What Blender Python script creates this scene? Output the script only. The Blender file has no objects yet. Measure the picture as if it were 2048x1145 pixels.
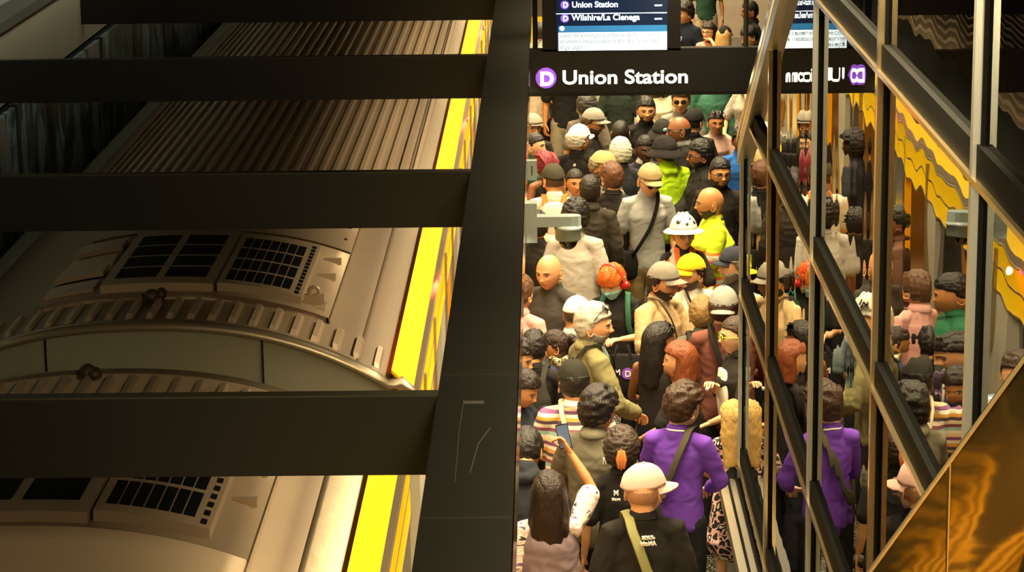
import bpy, math, random, re
import numpy as np
from math import sin, cos, pi, atan, radians, sqrt, exp
from mathutils import Vector, Matrix, noise
random.seed(7)
SC = bpy.context.scene
COL = SC.collection

# ------------------------------------------------------------------ camera
FP, CXP, CYP = 5046.0, 1024.0, 572.5            # focal length and centre in pixels of the 2048x1145 frame
TH, PSI, RO = atan(1201/5046), .0145, .013      # pitch down, yaw, roll
CAM = Vector((0, 0, 5.9))
F0 = Vector((-sin(PSI)*cos(TH), cos(PSI)*cos(TH), -sin(TH)))
R0 = Vector((cos(PSI), sin(PSI), 0)); U0 = R0.cross(F0)
RR = R0*cos(RO) - U0*sin(RO); UU = U0*cos(RO) + R0*sin(RO)
cd = bpy.data.cameras.new('camera'); cam = bpy.data.objects.new('camera', cd); COL.objects.link(cam)
cam.matrix_world = Matrix(((RR.x, UU.x, -F0.x, CAM.x), (RR.y, UU.y, -F0.y, CAM.y), (RR.z, UU.z, -F0.z, CAM.z), (0, 0, 0, 1)))
cd.sensor_width = 36; cd.lens = 36*FP/2048; cd.clip_start = .1; cd.clip_end = 200
SC.camera = cam
def ray(x, y): return F0 + RR*((x-CXP)/FP) - UU*((y-CYP)/FP)
def atz(x, y, z):
    d = ray(x, y); return CAM + d*((z-CAM.z)/d.z)
def aty(x, y, Y):
    d = ray(x, y); return CAM + d*(Y/d.y)
def atx(x, y, X):
    d = ray(x, y); return CAM + d*(X/d.x)

# ------------------------------------------------------------------ light
SC.view_settings.view_transform = 'Standard'; SC.view_settings.look = 'None'
SC.view_settings.exposure = 0.0; SC.view_settings.gamma = 1.0; SC.view_settings.use_curve_mapping = False
w = bpy.data.worlds.new('station_air'); SC.world = w; w.use_nodes = True
w.node_tree.nodes['Background'].inputs[0].default_value = (1.0, .72, .46, 1)
w.node_tree.nodes['Background'].inputs[1].default_value = .06
def area(name, loc, sx, sy, power, col, spread=180, rot=(0, 0, 0)):
    l = bpy.data.lights.new(name, 'AREA'); l.shape = 'RECTANGLE'; l.size = sx; l.size_y = sy
    l.energy = power; l.color = col; l.spread = radians(spread)
    o = bpy.data.objects.new(name, l); o.location = loc; o.rotation_euler = rot; COL.objects.link(o); return o
WARM = (1.0, .81, .46)
for i, yy in enumerate((9.5, 15, 20.5, 26, 31.5, 37)):
    area('platform_light', (1.25, yy, 5.2), .5, 4.8, 345, WARM, 98)
    area('beam_light', (-.28, yy, 2.865), .22, 5.2, 98, (1.0, .81, .50), 150)
area('platform_light_front', (.5, 5.0, 5.3), .5, 2.0, 110, WARM, 140, (radians(40), 0, 0))
for yy in (13, 18, 23, 28, 33): area('wall_fill_light', (-3.3, yy, 4.4), .3, 4.9, 30, (.80, .94, .80), 90, (0, radians(62), 0))  # added lamps without fixtures, to brighten the mural wall
area('far_hall_light', (2.5, 43, 4.9), 3.0, 4.0, 750, (1.0, .84, .62), 160)

# ------------------------------------------------------------------ helpers
def lin(h, a=1.0):
    h = h.lstrip('#'); v = [int(h[i:i+2], 16)/255 for i in (0, 2, 4)]
    return tuple((c/12.92 if c <= .04045 else ((c+.055)/1.055)**2.4) for c in v) + (a,)
MATS = {}
def mat(name, col, rough=.6, metal=0.0, emit=None, es=0.0, bump=0.0, bscale=30, spec=.5, var=0.0, stretch=(1, 1, 1), sub=0.0):
    if name in MATS: return MATS[name]
    m = bpy.data.materials.new(name); m.use_nodes = True; nt = m.node_tree; b = nt.nodes['Principled BSDF']
    c = lin(col) if isinstance(col, str) else tuple(col)+(1,)
    b.inputs['Base Color'].default_value = c; b.inputs['Roughness'].default_value = rough
    b.inputs['Metallic'].default_value = metal; b.inputs['Specular IOR Level'].default_value = spec
    if emit: b.inputs['Emission Color'].default_value = lin(emit); b.inputs['Emission Strength'].default_value = es
    tc = nt.nodes.new('ShaderNodeTexCoord'); mp = nt.nodes.new('ShaderNodeMapping'); mp.inputs['Scale'].default_value = stretch
    nt.links.new(tc.outputs['Object'], mp.inputs[0])
    n = nt.nodes.new('ShaderNodeTexNoise'); n.inputs['Scale'].default_value = bscale; n.inputs['Detail'].default_value = 4
    nt.links.new(mp.outputs[0], n.inputs['Vector'])
    if var:
        mx = nt.nodes.new('ShaderNodeMix'); mx.data_type = 'RGBA'
        mx.inputs['A'].default_value = tuple(max(0, v*(1-var)) for v in c[:3])+(1,)
        mx.inputs['B'].default_value = tuple(min(1, v*(1+var)) for v in c[:3])+(1,)
        nt.links.new(n.outputs['Fac'], mx.inputs['Factor']); nt.links.new(mx.outputs['Result'], b.inputs['Base Color'])
    if bump:
        bp = nt.nodes.new('ShaderNodeBump'); bp.inputs['Strength'].default_value = bump; bp.inputs['Distance'].default_value = .01
        nt.links.new(n.outputs['Fac'], bp.inputs['Height']); nt.links.new(bp.outputs[0], b.inputs['Normal'])
    if sub: b.inputs['Subsurface Weight'].default_value = sub; b.inputs['Subsurface Radius'].default_value = (.01, .004, .002)
    MATS[name] = m; return m

def bands(name, stops, axis='Z', rough=.85, lo=0.0, hi=1.0, second=None, skew=0.0):
    """cloth with flat colour bands along one local axis; stops = [(pos, colour)]"""
    if name in MATS: return MATS[name]
    m = bpy.data.materials.new(name); m.use_nodes = True; nt = m.node_tree; b = nt.nodes['Principled BSDF']
    b.inputs['Roughness'].default_value = rough
    tc = nt.nodes.new('ShaderNodeTexCoord'); sp = nt.nodes.new('ShaderNodeSeparateXYZ'); nt.links.new(tc.outputs['Object'], sp.inputs[0])
    def ramp(ax, st, lo, hi):
        mr = nt.nodes.new('ShaderNodeMapRange'); mr.inputs['From Min'].default_value = lo; mr.inputs['From Max'].default_value = hi
        nt.links.new(sp.outputs[ax], mr.inputs['Value'])
        r = nt.nodes.new('ShaderNodeValToRGB'); r.color_ramp.interpolation = 'CONSTANT'
        el = r.color_ramp.elements
        while len(el) > 1: el.remove(el[-1])
        el[0].position = st[0][0]; el[0].color = lin(st[0][1])
        for p, c in st[1:]:
            e = el.new(p); e.color = lin(c)
        nt.links.new(mr.outputs[0], r.inputs[0]); return r
    r = ramp(axis, stops, lo, hi); out = r.outputs[0]
    if second:
        ax2, st2, lo2, hi2, mode = second
        r2 = ramp(ax2, st2, lo2, hi2)
        mx = nt.nodes.new('ShaderNodeMix'); mx.data_type = 'RGBA'; mx.blend_type = mode; mx.inputs['Factor'].default_value = 1 if mode == 'MULTIPLY' else .5
        nt.links.new(out, mx.inputs['A']); nt.links.new(r2.outputs[0], mx.inputs['B']); out = mx.outputs['Result']
    nt.links.new(out, b.inputs['Base Color'])
    MATS[name] = m; return m

def blotch(name, cols, scale=12, rough=.85, stretch=(1, 1, 1)):
    """cloth with irregular printed patches"""
    if name in MATS: return MATS[name]
    m = bpy.data.materials.new(name); m.use_nodes = True; nt = m.node_tree; b = nt.nodes['Principled BSDF']
    b.inputs['Roughness'].default_value = rough
    tc = nt.nodes.new('ShaderNodeTexCoord'); mp = nt.nodes.new('ShaderNodeMapping'); mp.inputs['Scale'].default_value = stretch
    nt.links.new(tc.outputs['Object'], mp.inputs[0])
    n = nt.nodes.new('ShaderNodeTexNoise'); n.inputs['Scale'].default_value = scale; n.inputs['Detail'].default_value = 1.5
    nt.links.new(mp.outputs[0], n.inputs['Vector'])
    r = nt.nodes.new('ShaderNodeValToRGB'); r.color_ramp.interpolation = 'CONSTANT'; el = r.color_ramp.elements
    while len(el) > 1: el.remove(el[-1])
    k = len(cols); el[0].position = 0; el[0].color = lin(cols[0])
    for i, c in enumerate(cols[1:], 1):
        e = el.new(.34+.32*(i-1)/max(1, k-2) if k > 2 else .5); e.color = lin(c)
    nt.links.new(n.outputs['Fac'], r.inputs[0]); nt.links.new(r.outputs[0], b.inputs['Base Color'])
    MATS[name] = m; return m

class MB:
    def __init__(s): s.v = []; s.f = []; s.m = []
    def add(s, vs, fs, m=0):
        o = len(s.v); s.v += [tuple(p) for p in vs]; s.f += [tuple(i+o for i in f) for f in fs]; s.m += [m]*len(fs) if isinstance(m, int) else list(m)
        return s
    def box(s, x0, x1, y0, y1, z0, z1, m=0, M=None):
        vs = [Vector((x, y, z)) for z in (z0, z1) for y in (y0, y1) for x in (x0, x1)]
        if M: vs = [M @ p for p in vs]
        return s.add(vs, [(0, 2, 3, 1), (4, 5, 7, 6), (0, 1, 5, 4), (2, 6, 7, 3), (0, 4, 6, 2), (1, 3, 7, 5)], m)
    def grid(s, P, m=0, closeu=False, closev=False):
        nu, nv = len(P), len(P[0]); vs = [p for r in P for p in r]; fs = []
        for i in range(nu if closeu else nu-1):
            for j in range(nv if closev else nv-1):
                a, b = i, (i+1) % nu; c, d = j, (j+1) % nv
                fs.append((a*nv+c, b*nv+c, b*nv+d, a*nv+d))
        return s.add(vs, fs, m)
    def tube(s, pts, rad, side=None, n=12, m=0, cap=True, closed=False):
        """tapered tube through pts; rad = radius or (radius along side, radius across)"""
        pts = [Vector(p) for p in pts]; k = len(pts)
        rad = [r if isinstance(r, (tuple, list)) else (r, r) for r in (rad if isinstance(rad, list) else [rad]*k)]
        rings = []; prev = None
        for i in range(k):
            if closed: t = pts[(i+1) % k] - pts[i-1]
            else: t = pts[min(i+1, k-1)] - pts[max(i-1, 0)]
            if t.length < 1e-9: t = Vector((0, 0, 1))
            t.normalize()
            ref = Vector(side) if side is not None else (prev if prev is not None else (Vector((1, 0, 0)) if abs(t.x) < .9 else Vector((0, 1, 0))))
            a = ref - t*ref.dot(t)
            if a.length < 1e-4: a = Vector((0, 1, 0)) - t*t.y
            a.normalize(); b = t.cross(a); prev = a
            rings.append((pts[i], a, b, rad[i], t))
        R = []
        def ring(c, a, b, r, sc): return [c + a*(r[0]*sc*cos(2*pi*q/n)) + b*(r[1]*sc*sin(2*pi*q/n)) for q in range(n)]
        if cap and not closed:
            c, a, b, r, t = rings[0]; h = min(r)
            for e in (.12, .5, .86): R.append(ring(c - t*h*sqrt(max(0, 1-e*e)), a, b, r, e))
        for c, a, b, r, t in rings: R.append(ring(c, a, b, r, 1))
        if cap and not closed:
            c, a, b, r, t = rings[-1]; h = min(r)
            for e in (.86, .5, .12): R.append(ring(c + t*h*sqrt(max(0, 1-e*e)), a, b, r, e))
        o = len(s.v); s.grid(R, m, closeu=closed, closev=True)
        if not closed:
            s.f.append(tuple(o+q for q in range(n))[::-1]); s.m.append(m)
            L = o + (len(R)-1)*n; s.f.append(tuple(L+q for q in range(n))); s.m.append(m)
        return s
    def ell(s, c, r, m=0, M=None, nu=14, nv=9):
        P = []
        for i in range(nv+1):
            th = pi*(.03+.94*i/nv); P.append([Vector((r[0]*sin(th)*cos(2*pi*q/nu), r[1]*sin(th)*sin(2*pi*q/nu), r[2]*cos(th))) for q in range(nu)])
        if M: P = [[M @ p for p in row] for row in P]
        c = Vector(c); P = [[p + c for p in row] for row in P]
        o = len(s.v); s.grid(P, m, closev=True)
        s.f.append(tuple(o+q for q in range(nu))); s.m.append(m)
        L = o+nv*nu; s.f.append(tuple(L+q for q in range(nu))[::-1]); s.m.append(m)
        return s
    def prism(s, poly, d, m=0):
        """closed polygon (3-D points) extruded by vector d"""
        n = len(poly); d = Vector(d); vs = [Vector(p) for p in poly] + [Vector(p)+d for p in poly]
        return s.add(vs, [tuple(range(n))[::-1], tuple(range(n, 2*n))] + [(i, (i+1) % n, n+(i+1) % n, n+i) for i in range(n)], m)
    def xf(s, M): s.v = [tuple(M @ Vector(p)) for p in s.v]; return s
    def mesh(s, name, mats, smooth=True):
        me = bpy.data.meshes.new(name); me.from_pydata(s.v, [], s.f); 
        for m in (mats if isinstance(mats, (list, tuple)) else [mats]): me.materials.append(m)
        if s.m: me.polygons.foreach_set('material_index', s.m)
        me.polygons.foreach_set('use_smooth', [smooth]*len(s.f)); me.update(); return me
    def build(s, name, mats, parent=None, smooth=False, label=None):
        o = bpy.data.objects.new(name, s.mesh(name, mats, smooth)); COL.objects.link(o)
        if parent: o.parent = parent
        if label: o['label'] = label
        return o
def tag(o, label, cat, group=None, kind=None):
    if kind: o['kind'] = kind
    if label: o['label'] = label
    if cat: o['category'] = cat
    if group: o['group'] = group
    return o
def empty(name, loc=(0, 0, 0), rz=0, label=None, cat=None, group=None):
    o = bpy.data.objects.new(name, None); o.location = loc; o.rotation_euler = (0, 0, rz); COL.objects.link(o); o.empty_display_size = .1
    return tag(o, label, cat, group)
def struct(o): o['kind'] = 'structure'; return o

TMP = bpy.data.scenes.new('workbench')
def remesh(mb, voxel, smooth_it=3, wr=0.0, wf=9.0, seed=0):
    """fuse overlapping volumes into one continuous surface, returns (verts, faces)"""
    me = mb.mesh('wip', []); ob = bpy.data.objects.new('wip', me); TMP.collection.objects.link(ob)
    r = ob.modifiers.new('r', 'REMESH'); r.mode = 'VOXEL'; r.voxel_size = voxel
    s = ob.modifiers.new('s', 'SMOOTH'); s.iterations = smooth_it; s.factor = .6
    with bpy.context.temp_override(scene=TMP, view_layer=TMP.view_layers[0]):
        dg = bpy.context.evaluated_depsgraph_get()
    ev = ob.evaluated_get(dg); em = ev.to_mesh()
    n = len(em.vertices); co = np.empty(n*3); em.vertices.foreach_get('co', co); co = co.reshape(-1, 3)
    if wr:
        nn = np.empty(n*3); em.vertices.foreach_get('normal', nn); nn = nn.reshape(-1, 3)
        off = Vector((seed*3.7, seed*1.3, 0))
        d = np.empty(n)
        for i in range(n):
            p = Vector(co[i]); q = Vector((p.x*wf*.8, p.y*wf*.8, p.z*wf*1.15)) + off
            w_ = noise.noise(q)*.6; qq = Vector((q.x*1.7+w_*2.2, q.y*1.7, q.z*1.7+w_*2.2))
            d[i] = (1-abs(noise.noise(qq))*2.4)*.6 + noise.noise(q)*.7
        co = co + nn*(d*wr)[:, None]
    fs = [tuple(p.vertices) for p in em.polygons]
    vs = [tuple(c) for c in co]
    ev.to_mesh_clear(); bpy.data.objects.remove(ob); bpy.data.meshes.remove(me)
    return vs, fs

def text(name, body, size, m, parent=None, M=None, ext=.002, bold=.0, align='LEFT', sx=1.0, label=None):
    cu = bpy.data.curves.new(name, 'FONT'); cu.body = body; cu.size = size; cu.extrude = ext; cu.offset = bold; cu.align_x = align
    ob = bpy.data.objects.new('t', cu); TMP.collection.objects.link(ob)
    with bpy.context.temp_override(scene=TMP, view_layer=TMP.view_layers[0]):
        dg = bpy.context.evaluated_depsgraph_get()
    me = bpy.data.meshes.new_from_object(ob.evaluated_get(dg)); me.materials.clear(); me.materials.append(m); me.name = name
    bpy.data.objects.remove(ob)
    me.transform(Matrix.Diagonal((sx, 1, 1, 1)))
    if M: me.transform(M)
    o = bpy.data.objects.new(name, me); COL.objects.link(o)
    if parent: o.parent = parent
    if label: o['label'] = label
    return o
# ------------------------------------------------------------------ setting: platform, walls, ceiling
def terrazzo():
    m = mat('dark_terrazzo', '#2a2622', .22, var=.3, bscale=6)
    nt = m.node_tree; b = nt.nodes['Principled BSDF']
    tc = nt.nodes.new('ShaderNodeTexCoord'); v = nt.nodes.new('ShaderNodeTexVoronoi'); v.inputs['Scale'].default_value = 75
    nt.links.new(tc.outputs['Object'], v.inputs['Vector'])
    n = nt.nodes.new('ShaderNodeTexNoise'); n.inputs['Scale'].default_value = 60; nt.links.new(tc.outputs['Object'], n.inputs['Vector'])
    r = nt.nodes.new('ShaderNodeValToRGB'); r.color_ramp.interpolation = 'CONSTANT'
    r.color_ramp.elements[0].color = lin('#27231f'); r.color_ramp.elements[1].position = .6; r.color_ramp.elements[1].color = lin('#9a9484')
    e = r.color_ramp.elements.new(.54); e.color = lin('#4c463c')
    nt.links.new(n.outputs['Fac'], r.inputs[0]); nt.links.new(r.outputs[0], b.inputs['Base Color'])
    return m
M_FLOOR = terrazzo()
M_CONC = mat('grey_concrete', '#6e6658', .8, var=.15, bscale=3, bump=.2)
M_YEL = mat('yellow_tactile', '#e8c400', .55, var=.06)
M_DARK = mat('dark_void', '#14120f', .8)
o = struct(MB().box(-.62, 9, -2, 52, -.25, 0).build('floor', M_FLOOR))
o = struct(MB().box(-4.6, -.62, -2, 52, -1.5, -1.1).build('floor_trackbed', M_DARK))
mb = MB().box(-.60, -.02, 2, 46, .002, .012)
mb.box(-.30, -.24, 2, 46, .012, .0135, 1)
for j in range(0): pass
struct(mb.build('trim_tactile_strip', [M_YEL, mat('grey_groove', '#77746a', .6)]))
struct(MB().box(-4.9, -4.5, -2, 52, -1.5, 7).build('wall_left', M_CONC))
struct(MB().box(-4.9, 9.3, -2, 52, 6.6, 6.9).build('ceiling', mat('dark_ceiling', '#2b2722', .8)))
struct(MB().box(-4.9, 9.3, 52, 52.3, -1.5, 7).build('wall_back', mat('pale_far_wall', '#c9b596', .5, var=.12, bscale=.8, stretch=(1, 1, 6), bump=.3)))
struct(MB().box(9, 9.3, -2, 52, -.2, 7).build('wall_right', mat('brown_side_wall', '#5a4c3a', .5)))
struct(MB().box(-4.9, 9.3, -2.3, -2, -1.5, 7).build('wall_front', mat('ochre_front_wall', '#4a3516', .6)))
# pale wall segment ahead at the end of the hall behind the last passengers
struct(MB().box(.3, 6.0, 43, 43.3, 0, 4).build('wall_end', mat('pale_end_wall', '#d9c7a8', .5, var=.12, bscale=1.2, stretch=(1, 1, 5), bump=.5)))

# ------------------------------------------------------------------ tunnel art panels on the left wall
def art_mat(i):
    m = bpy.data.materials.new('printed_glass_art'); m.use_nodes = True; nt = m.node_tree; b = nt.nodes['Principled BSDF']
    tc = nt.nodes.new('ShaderNodeTexCoord'); mp = nt.nodes.new('ShaderNodeMapping'); mp.inputs['Scale'].default_value = (1, 2.6, .45); mp.inputs['Location'].default_value = (0, i*7.3, 0)
    nt.links.new(tc.outputs['Object'], mp.inputs[0])
    n = nt.nodes.new('ShaderNodeTexNoise'); n.inputs['Scale'].default_value = 2.2; n.inputs['Detail'].default_value = 7; n.inputs['Roughness'].default_value = .65; n.inputs['Distortion'].default_value = .8
    nt.links.new(mp.outputs[0], n.inputs['Vector'])
    r = nt.nodes.new('ShaderNodeValToRGB'); el = r.color_ramp.elements
    el[0].position = .40; el[0].color = lin('#0d0f0c'); el[1].position = .74; el[1].color = lin('#b9c4c0')
    for p, c in ((.47, '#2c3020'), (.53, '#5d5a38'), (.58, '#3b4a48'), (.64, '#7f8f92')):
        e = el.new(p); e.color = lin(c)
    nt.links.new(n.outputs['Fac'], r.inputs[0])
    mp2 = nt.nodes.new('ShaderNodeMapping'); mp2.inputs['Scale'].default_value = (1, 1.5, .6); mp2.inputs['Location'].default_value = (0, i*3.1, 2); nt.links.new(tc.outputs['Object'], mp2.inputs[0])
    n2 = nt.nodes.new('ShaderNodeTexNoise'); n2.inputs['Scale'].default_value = 1.1; n2.inputs['Detail'].default_value = 5; n2.inputs['Distortion'].default_value = 1.2; nt.links.new(mp2.outputs[0], n2.inputs['Vector'])
    r2 = nt.nodes.new('ShaderNodeValToRGB'); e2 = r2.color_ramp.elements; e2[0].position = .36; e2[0].color = lin('#0c0c0a'); e2[1].position = .72; e2[1].color = lin('#b8653a')
    for p, c in ((.44, '#5a5230'), (.50, '#2c4844'), (.55, '#a8b8b8'), (.58, '#8a7f60'), (.64, '#a89aa0')):
        e = e2.new(p); e.color = lin(c)
    nt.links.new(n2.outputs['Fac'], r2.inputs[0])
    mx = nt.nodes.new('ShaderNodeMix'); mx.data_type = 'RGBA'; mx.inputs['Factor'].default_value = .6
    nt.links.new(r.outputs[0], mx.inputs['A']); nt.links.new(r2.outputs[0], mx.inputs['B']); nt.links.new(mx.outputs['Result'], b.inputs['Base Color']); b.inputs['Roughness'].default_value = .4
    return m
ap = empty('art_panel', (-4.3, 24, 0), 0, 'dark streaked printed glass mural along the track wall beyond the train roof', 'mural')
for k in range(7):
    y0 = 12+k*4.0-24
    MB().box(0, .04, y0+.02, y0+3.98, .2, 2.66).build('panel', art_mat(k), ap)
    MB().box(-.02, .06, y0-.02, y0+.02, .2, 2.68).build('joint', mat('joint_metal', '#54524a', .4, .8), ap)
struct(MB().box(-4.5, -4.32, 2, 52, 2.70, 3.30).box(-4.5, -4.26, 2, 52, 3.30, 3.38, 1).build('trim_1', [mat('wall_fascia', '#85725c', .6, var=.1, bscale=2), mat('fascia_edge', '#3d352b', .6)]))
struct(MB().box(-4.5, -4.34, 2, 52, -1.1, 2.66).build('trim_2', M_DARK))

# ------------------------------------------------------------------ black ladder frame overhead
M_BLK = mat('black_steel', '#14130f', .5, var=.3, bscale=1.5, bump=.08)
M_POL = mat('polished_steel', '#c9b48e', .06, 1.0)
bm_ = empty('overhead_beam', (-.28, 12, 3.04), 0, 'long black steel beam running away above the platform edge', 'beam')
def rel(o, r): return o
mb = MB().box(-.435+.28, -.124+.28, -8, 18, -.16, .16)
mb.build('beam_body', M_BLK, bm_)
MB().box(-.124+.28, -.119+.28, -8, 8.6, -.15, .155).build('polished_side', M_POL, bm_, label='polished steel strip on the side of the beam')
for y0 in (-4.0, -2.2, .6, 3.9):
    mb = MB().box(-.150, .150, y0, y0+.012, .1602, .1612); mb.build('joint_line', mat('joint_dark', '#2c2a22', .4), bm_)
mb = MB(); mb.tube([(-.05, -3.6, .1605), (-.055, -3.0, .1605), (-.05, -2.55, .1605)], .0015, n=5); mb.box(-.05, .03, -2.62, -2.58, .160, .1612)
mb.tube([(.06, -2.95, .1605), (.02, -3.15, .1605), (-.0, -3.5, .1605)], .002, n=5)
mb.build('scratch', mat('scratch_grey', '#45423a', .5), bm_, label='pale scuff marks')
fins = [(9.50, 'nearest black crossbar, lowest and widest in view'), (14.17, 'third black crossbar from the top, crossing above the roof vents'),
        (18.82, 'second black crossbar from the top, crossing the ribbed train roof'), (23.4, 'topmost black crossbar with a free left end')]
for i, (yy, lb) in enumerate(fins):
    x0 = -6.0 if i < 3 else atz(155, 45, 2.88).x*1.0
    e = empty('crossbar', (x0, yy, 3.04), 0, lb, 'crossbar', 'black crossbars above the track')
    ww = -.435 - x0
    MB().box(0, ww, -.012, .012, -.16, .16).build('plate', M_BLK, e)
    MB().box(0, ww, -.012, .055, .16, .168).box(0, ww, .045, .055, .13, .16).build('top_flange', mat('flange_lit_tone', '#38362a', .5), e)  # flange paler than the plate: light on its top put into the colour

# ------------------------------------------------------------------ train cars
XC, HW, ZE, RISE = -2.29, 1.53, 1.93, .46
def rz(x): 
    u = min(1, abs((x-XC)/HW)); return ZE + RISE*(1-u**2.4)
M_ROOF = mat('brushed_roof_metal', '#b09a80', .42, .45, var=.12, bscale=2.5, bump=.12)
M_ROOF2 = mat('roof_sheet_metal', '#a8937a', .48, .4, var=.10, bscale=1.6, bump=.05)
M_WAVY = mat('wavy_stainless', '#a5957a', .40, .6, bump=.30, bscale=7, stretch=(1.2, .9, 1))
M_TRIMM = mat('roof_trim', '#a8977c', .3, .8)
M_END = mat('car_end_grey', '#8c8773', .6, var=.08, bscale=3)
M_STRIPE = mat('yellow_stripe', '#f0c400', .6, spec=.15)
M_HOLE = mat('vent_dark', '#0a0a08', .7, spec=.1)
M_SASH = mat('dark_gasket', '#1b1712', .4)
def sheet(mb, x0, x1, y0, y1, lift=0.0, n=14, th=.012, m=0):
    """curved sheet following the roof"""
    top = []; bot = []
    for i in range(n+1):
        x = x0+(x1-x0)*i/n; z = rz(x)+lift
        top.append([(x, y0, z), (x, y1, z)]); bot.append([(x, y0, z-th), (x, y1, z-th)])
    P = top + bot[::-1]
    o = len(mb.v); mb.grid(P, m, closeu=True)
    k = len(P); mb.f.append(tuple(o+2*i for i in range(k))); mb.m.append(m); mb.f.append(tuple(o+2*i+1 for i in range(k))[::-1]); mb.m.append(m)
def rib(mb, x, y0, y1, w=.045, h=.022, m=0, taper=.08):
    z = rz(x); s_ = (rz(x+.01)-rz(x-.01))/.02
    P = []
    for dx, hh in ((-w/2, -.004), (-w*.28, h), (w*.28, h), (w/2, -.004)):
        P.append([Vector((x+dx, y0-(.0), z+s_*dx-.004)), Vector((x+dx, y0+taper, z+s_*dx+hh)), Vector((x+dx, y1-taper, z+s_*dx+hh)), Vector((x+dx, y1, z+s_*dx-.004))])
    mb.grid(P, m)
def train(y_near, y_far, label, ends, wide_x):
    """ends: list of (y of the car end, direction into the car)"""
    t = empty('train_car', (0, 0, 0), 0, label, 'train car', 'train cars at the platform')
    t.location = (XC, (y_near+y_far)/2, -1.1)
    L = Vector(t.location); OFF = Matrix.Translation(-L)
    def put(mb, name, m, parent=t, label=None, smooth=False):
        mb.xf(OFF); return mb.build(name, m, parent, smooth, label)
    mb = MB(); sheet(mb, XC-HW+.02, XC+HW-.15, y_near, y_far, 0, 40, .02)
    put(mb, 'roof', M_ROOF2, smooth=True)
    # left ledge
    put(MB().box(XC-HW-.10, XC-HW+.03, y_near, y_far, ZE-.12, ZE+.02), 'roof_ledge', mat('ledge_green_grey', '#9aa392', .4, .3))
    put(MB().box(XC-HW-.14, XC-HW-.10, y_near, y_far, ZE-.2, ZE-.03), 'gutter', M_SASH)
    # right shoulder: polished band, gasket, yellow stripe, edge trim
    xe = XC+HW
    def strip(xa, xb, za, zb, mm, name, yy0=y_near, yy1=y_far, th=.02, label=None):
        b = MB().prism([(xa, yy0, za), (xb, yy0, zb), (xb, yy0, zb-th), (xa, yy0, za-th)], (0, yy1-yy0, 0)); return put(b, name, mm, label=label)
    mb = MB(); sheet(mb, xe-.34, xe-.145, y_near+.0, y_far, .006, 8, .01); put(mb, 'polished_shoulder', M_WAVY, smooth=True)
    strip(xe-.150, xe-.135, rz(xe-.150)+.012, rz(xe-.135)+.010, M_SASH, 'gasket')
    strip(xe-.137, xe-.014, 2.105, 1.992, M_STRIPE, 'yellow_stripe', label='bright yellow stripe along the roof edge')
    strip(xe-.014, xe+.012, 1.992, 1.960, M_TRIMM, 'edge_trim')
    strip(xe+.004, xe+.020, 1.958, 1.945, M_TRIMM, 'drip_rail', th=.006)
    # body sides
    put(MB().box(XC-HW+.0, XC-HW+.06, y_near, y_far, 0-1.0, ZE-.05), 'side_wall', M_END)
    mb = MB().box(xe-.05, xe+.012, y_near, y_far, -.95, -.05).box(xe-.05, xe+.012, y_near, y_far, 1.86, 1.95)
    put(MB().box(xe-.04, xe+.014, y_near, y_far, 1.60, 1.945).box(xe-.04, xe+.020, y_near, y_far, 1.585, 1.60, 1).box(xe+.014, xe+.017, y_near, y_far, 1.76, 1.775, 1), 'yellow_cantrail', [M_STRIPE, M_TRIMM], label='yellow band on the car side above the doors')
    for k in range(int((y_far-y_near)/3.3)):
        ya = y_near+.7+k*3.3
        mb.box(xe-.05, xe+.012, ya-.7, ya, -.05, 1.86)
        mb.box(xe-.05, xe+.012, ya+1.3, ya+2.0, -.05, .8)
    put(mb, 'side_wall', mat('stainless_side', '#d0ccc0', .35, .45, bump=.05, bscale=20))
    for k in range(int((y_far-y_near)/3.3)):
        ya = y_near+.7+k*3.3
        for yd in (ya, ya+1.18): put(MB().box(xe-.04, xe+.0, yd, yd+.12, -.02, 1.86), 'door', mat('door_yellow', '#f2a800', .4), label='open yellow door leaf')
        put(MB().box(xe-.045, xe-.025, ya+1.3, ya+2.6, .8, 1.86), 'window', mat('side_window', '#1c1815', .08))
        for yd in (ya+1.32, ya-.06): put(MB().box(xe+.012, xe+.03, yd, yd+.04, 0, 1.9), 'handrail', M_TRIMM)
    # saloon inside
    mb = MB().box(XC-HW+.1, xe-.2, y_near+.1, y_far-.1, -.06, -.03)
    put(mb, 'saloon_floor', mat('saloon_floor', '#6e5a3c', .5))
    put(MB().box(XC-.2, XC-.15, y_near+.1, y_far-.1, -.05, 1.8), 'saloon_panel', mat('saloon_orange_glow', '#f09a10', .5, emit='#ffa838', es=1.3), label='orange saloon seen through the doors, its light put in as a glow')  # the panel itself glows, standing in for the lit interior
    for (ye, d) in ends:
        # vertical end wall with the curved roof line, panel joints
        P = [(XC-HW+.02, ye, -1.0)]; n = 28
        for i in range(n+1):
            x = XC-HW+.02 + (2*HW-.14)*i/n; P.append((x, ye, rz(x)-.03))
        P.append((XC+HW-.05, ye, 1.95)); P.append((XC+HW-.05, ye, -1.0))
        put(MB().prism(P, (0, d*.04, 0)), 'end_wall', M_END)
        for xj in (-2.87, -1.63):
            put(MB().box(xj-.006, xj+.006, ye-d*.006-.003, ye-d*.006+.003, -.9, rz(xj)-.04), 'panel_joint', M_SASH)
        mb = MB(); n = 40; R = []
        for i in range(n+1):
            x = XC-HW+.02 + (2*HW-.02)*i/n; z = rz(x) if x < xe-.14 else 2.105-(x-(xe-.14))*.95
            R.append([(x, ye-d*.03, z-.035), (x, ye-d*.035, z+.012), (x, ye+d*.02, z+.018), (x, ye+d*.035, z+.002)])
        mb.grid(R); put(mb, 'end_trim', M_TRIMM, smooth=True)
        # short ribs next to the car end
        mb = MB(); x = -3.35
        while x < -.93:
            a, b = sorted((ye+d*.12, ye+d*.56)); rib(mb, x, a, b, .05, .028, taper=.03); x += .118
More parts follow.
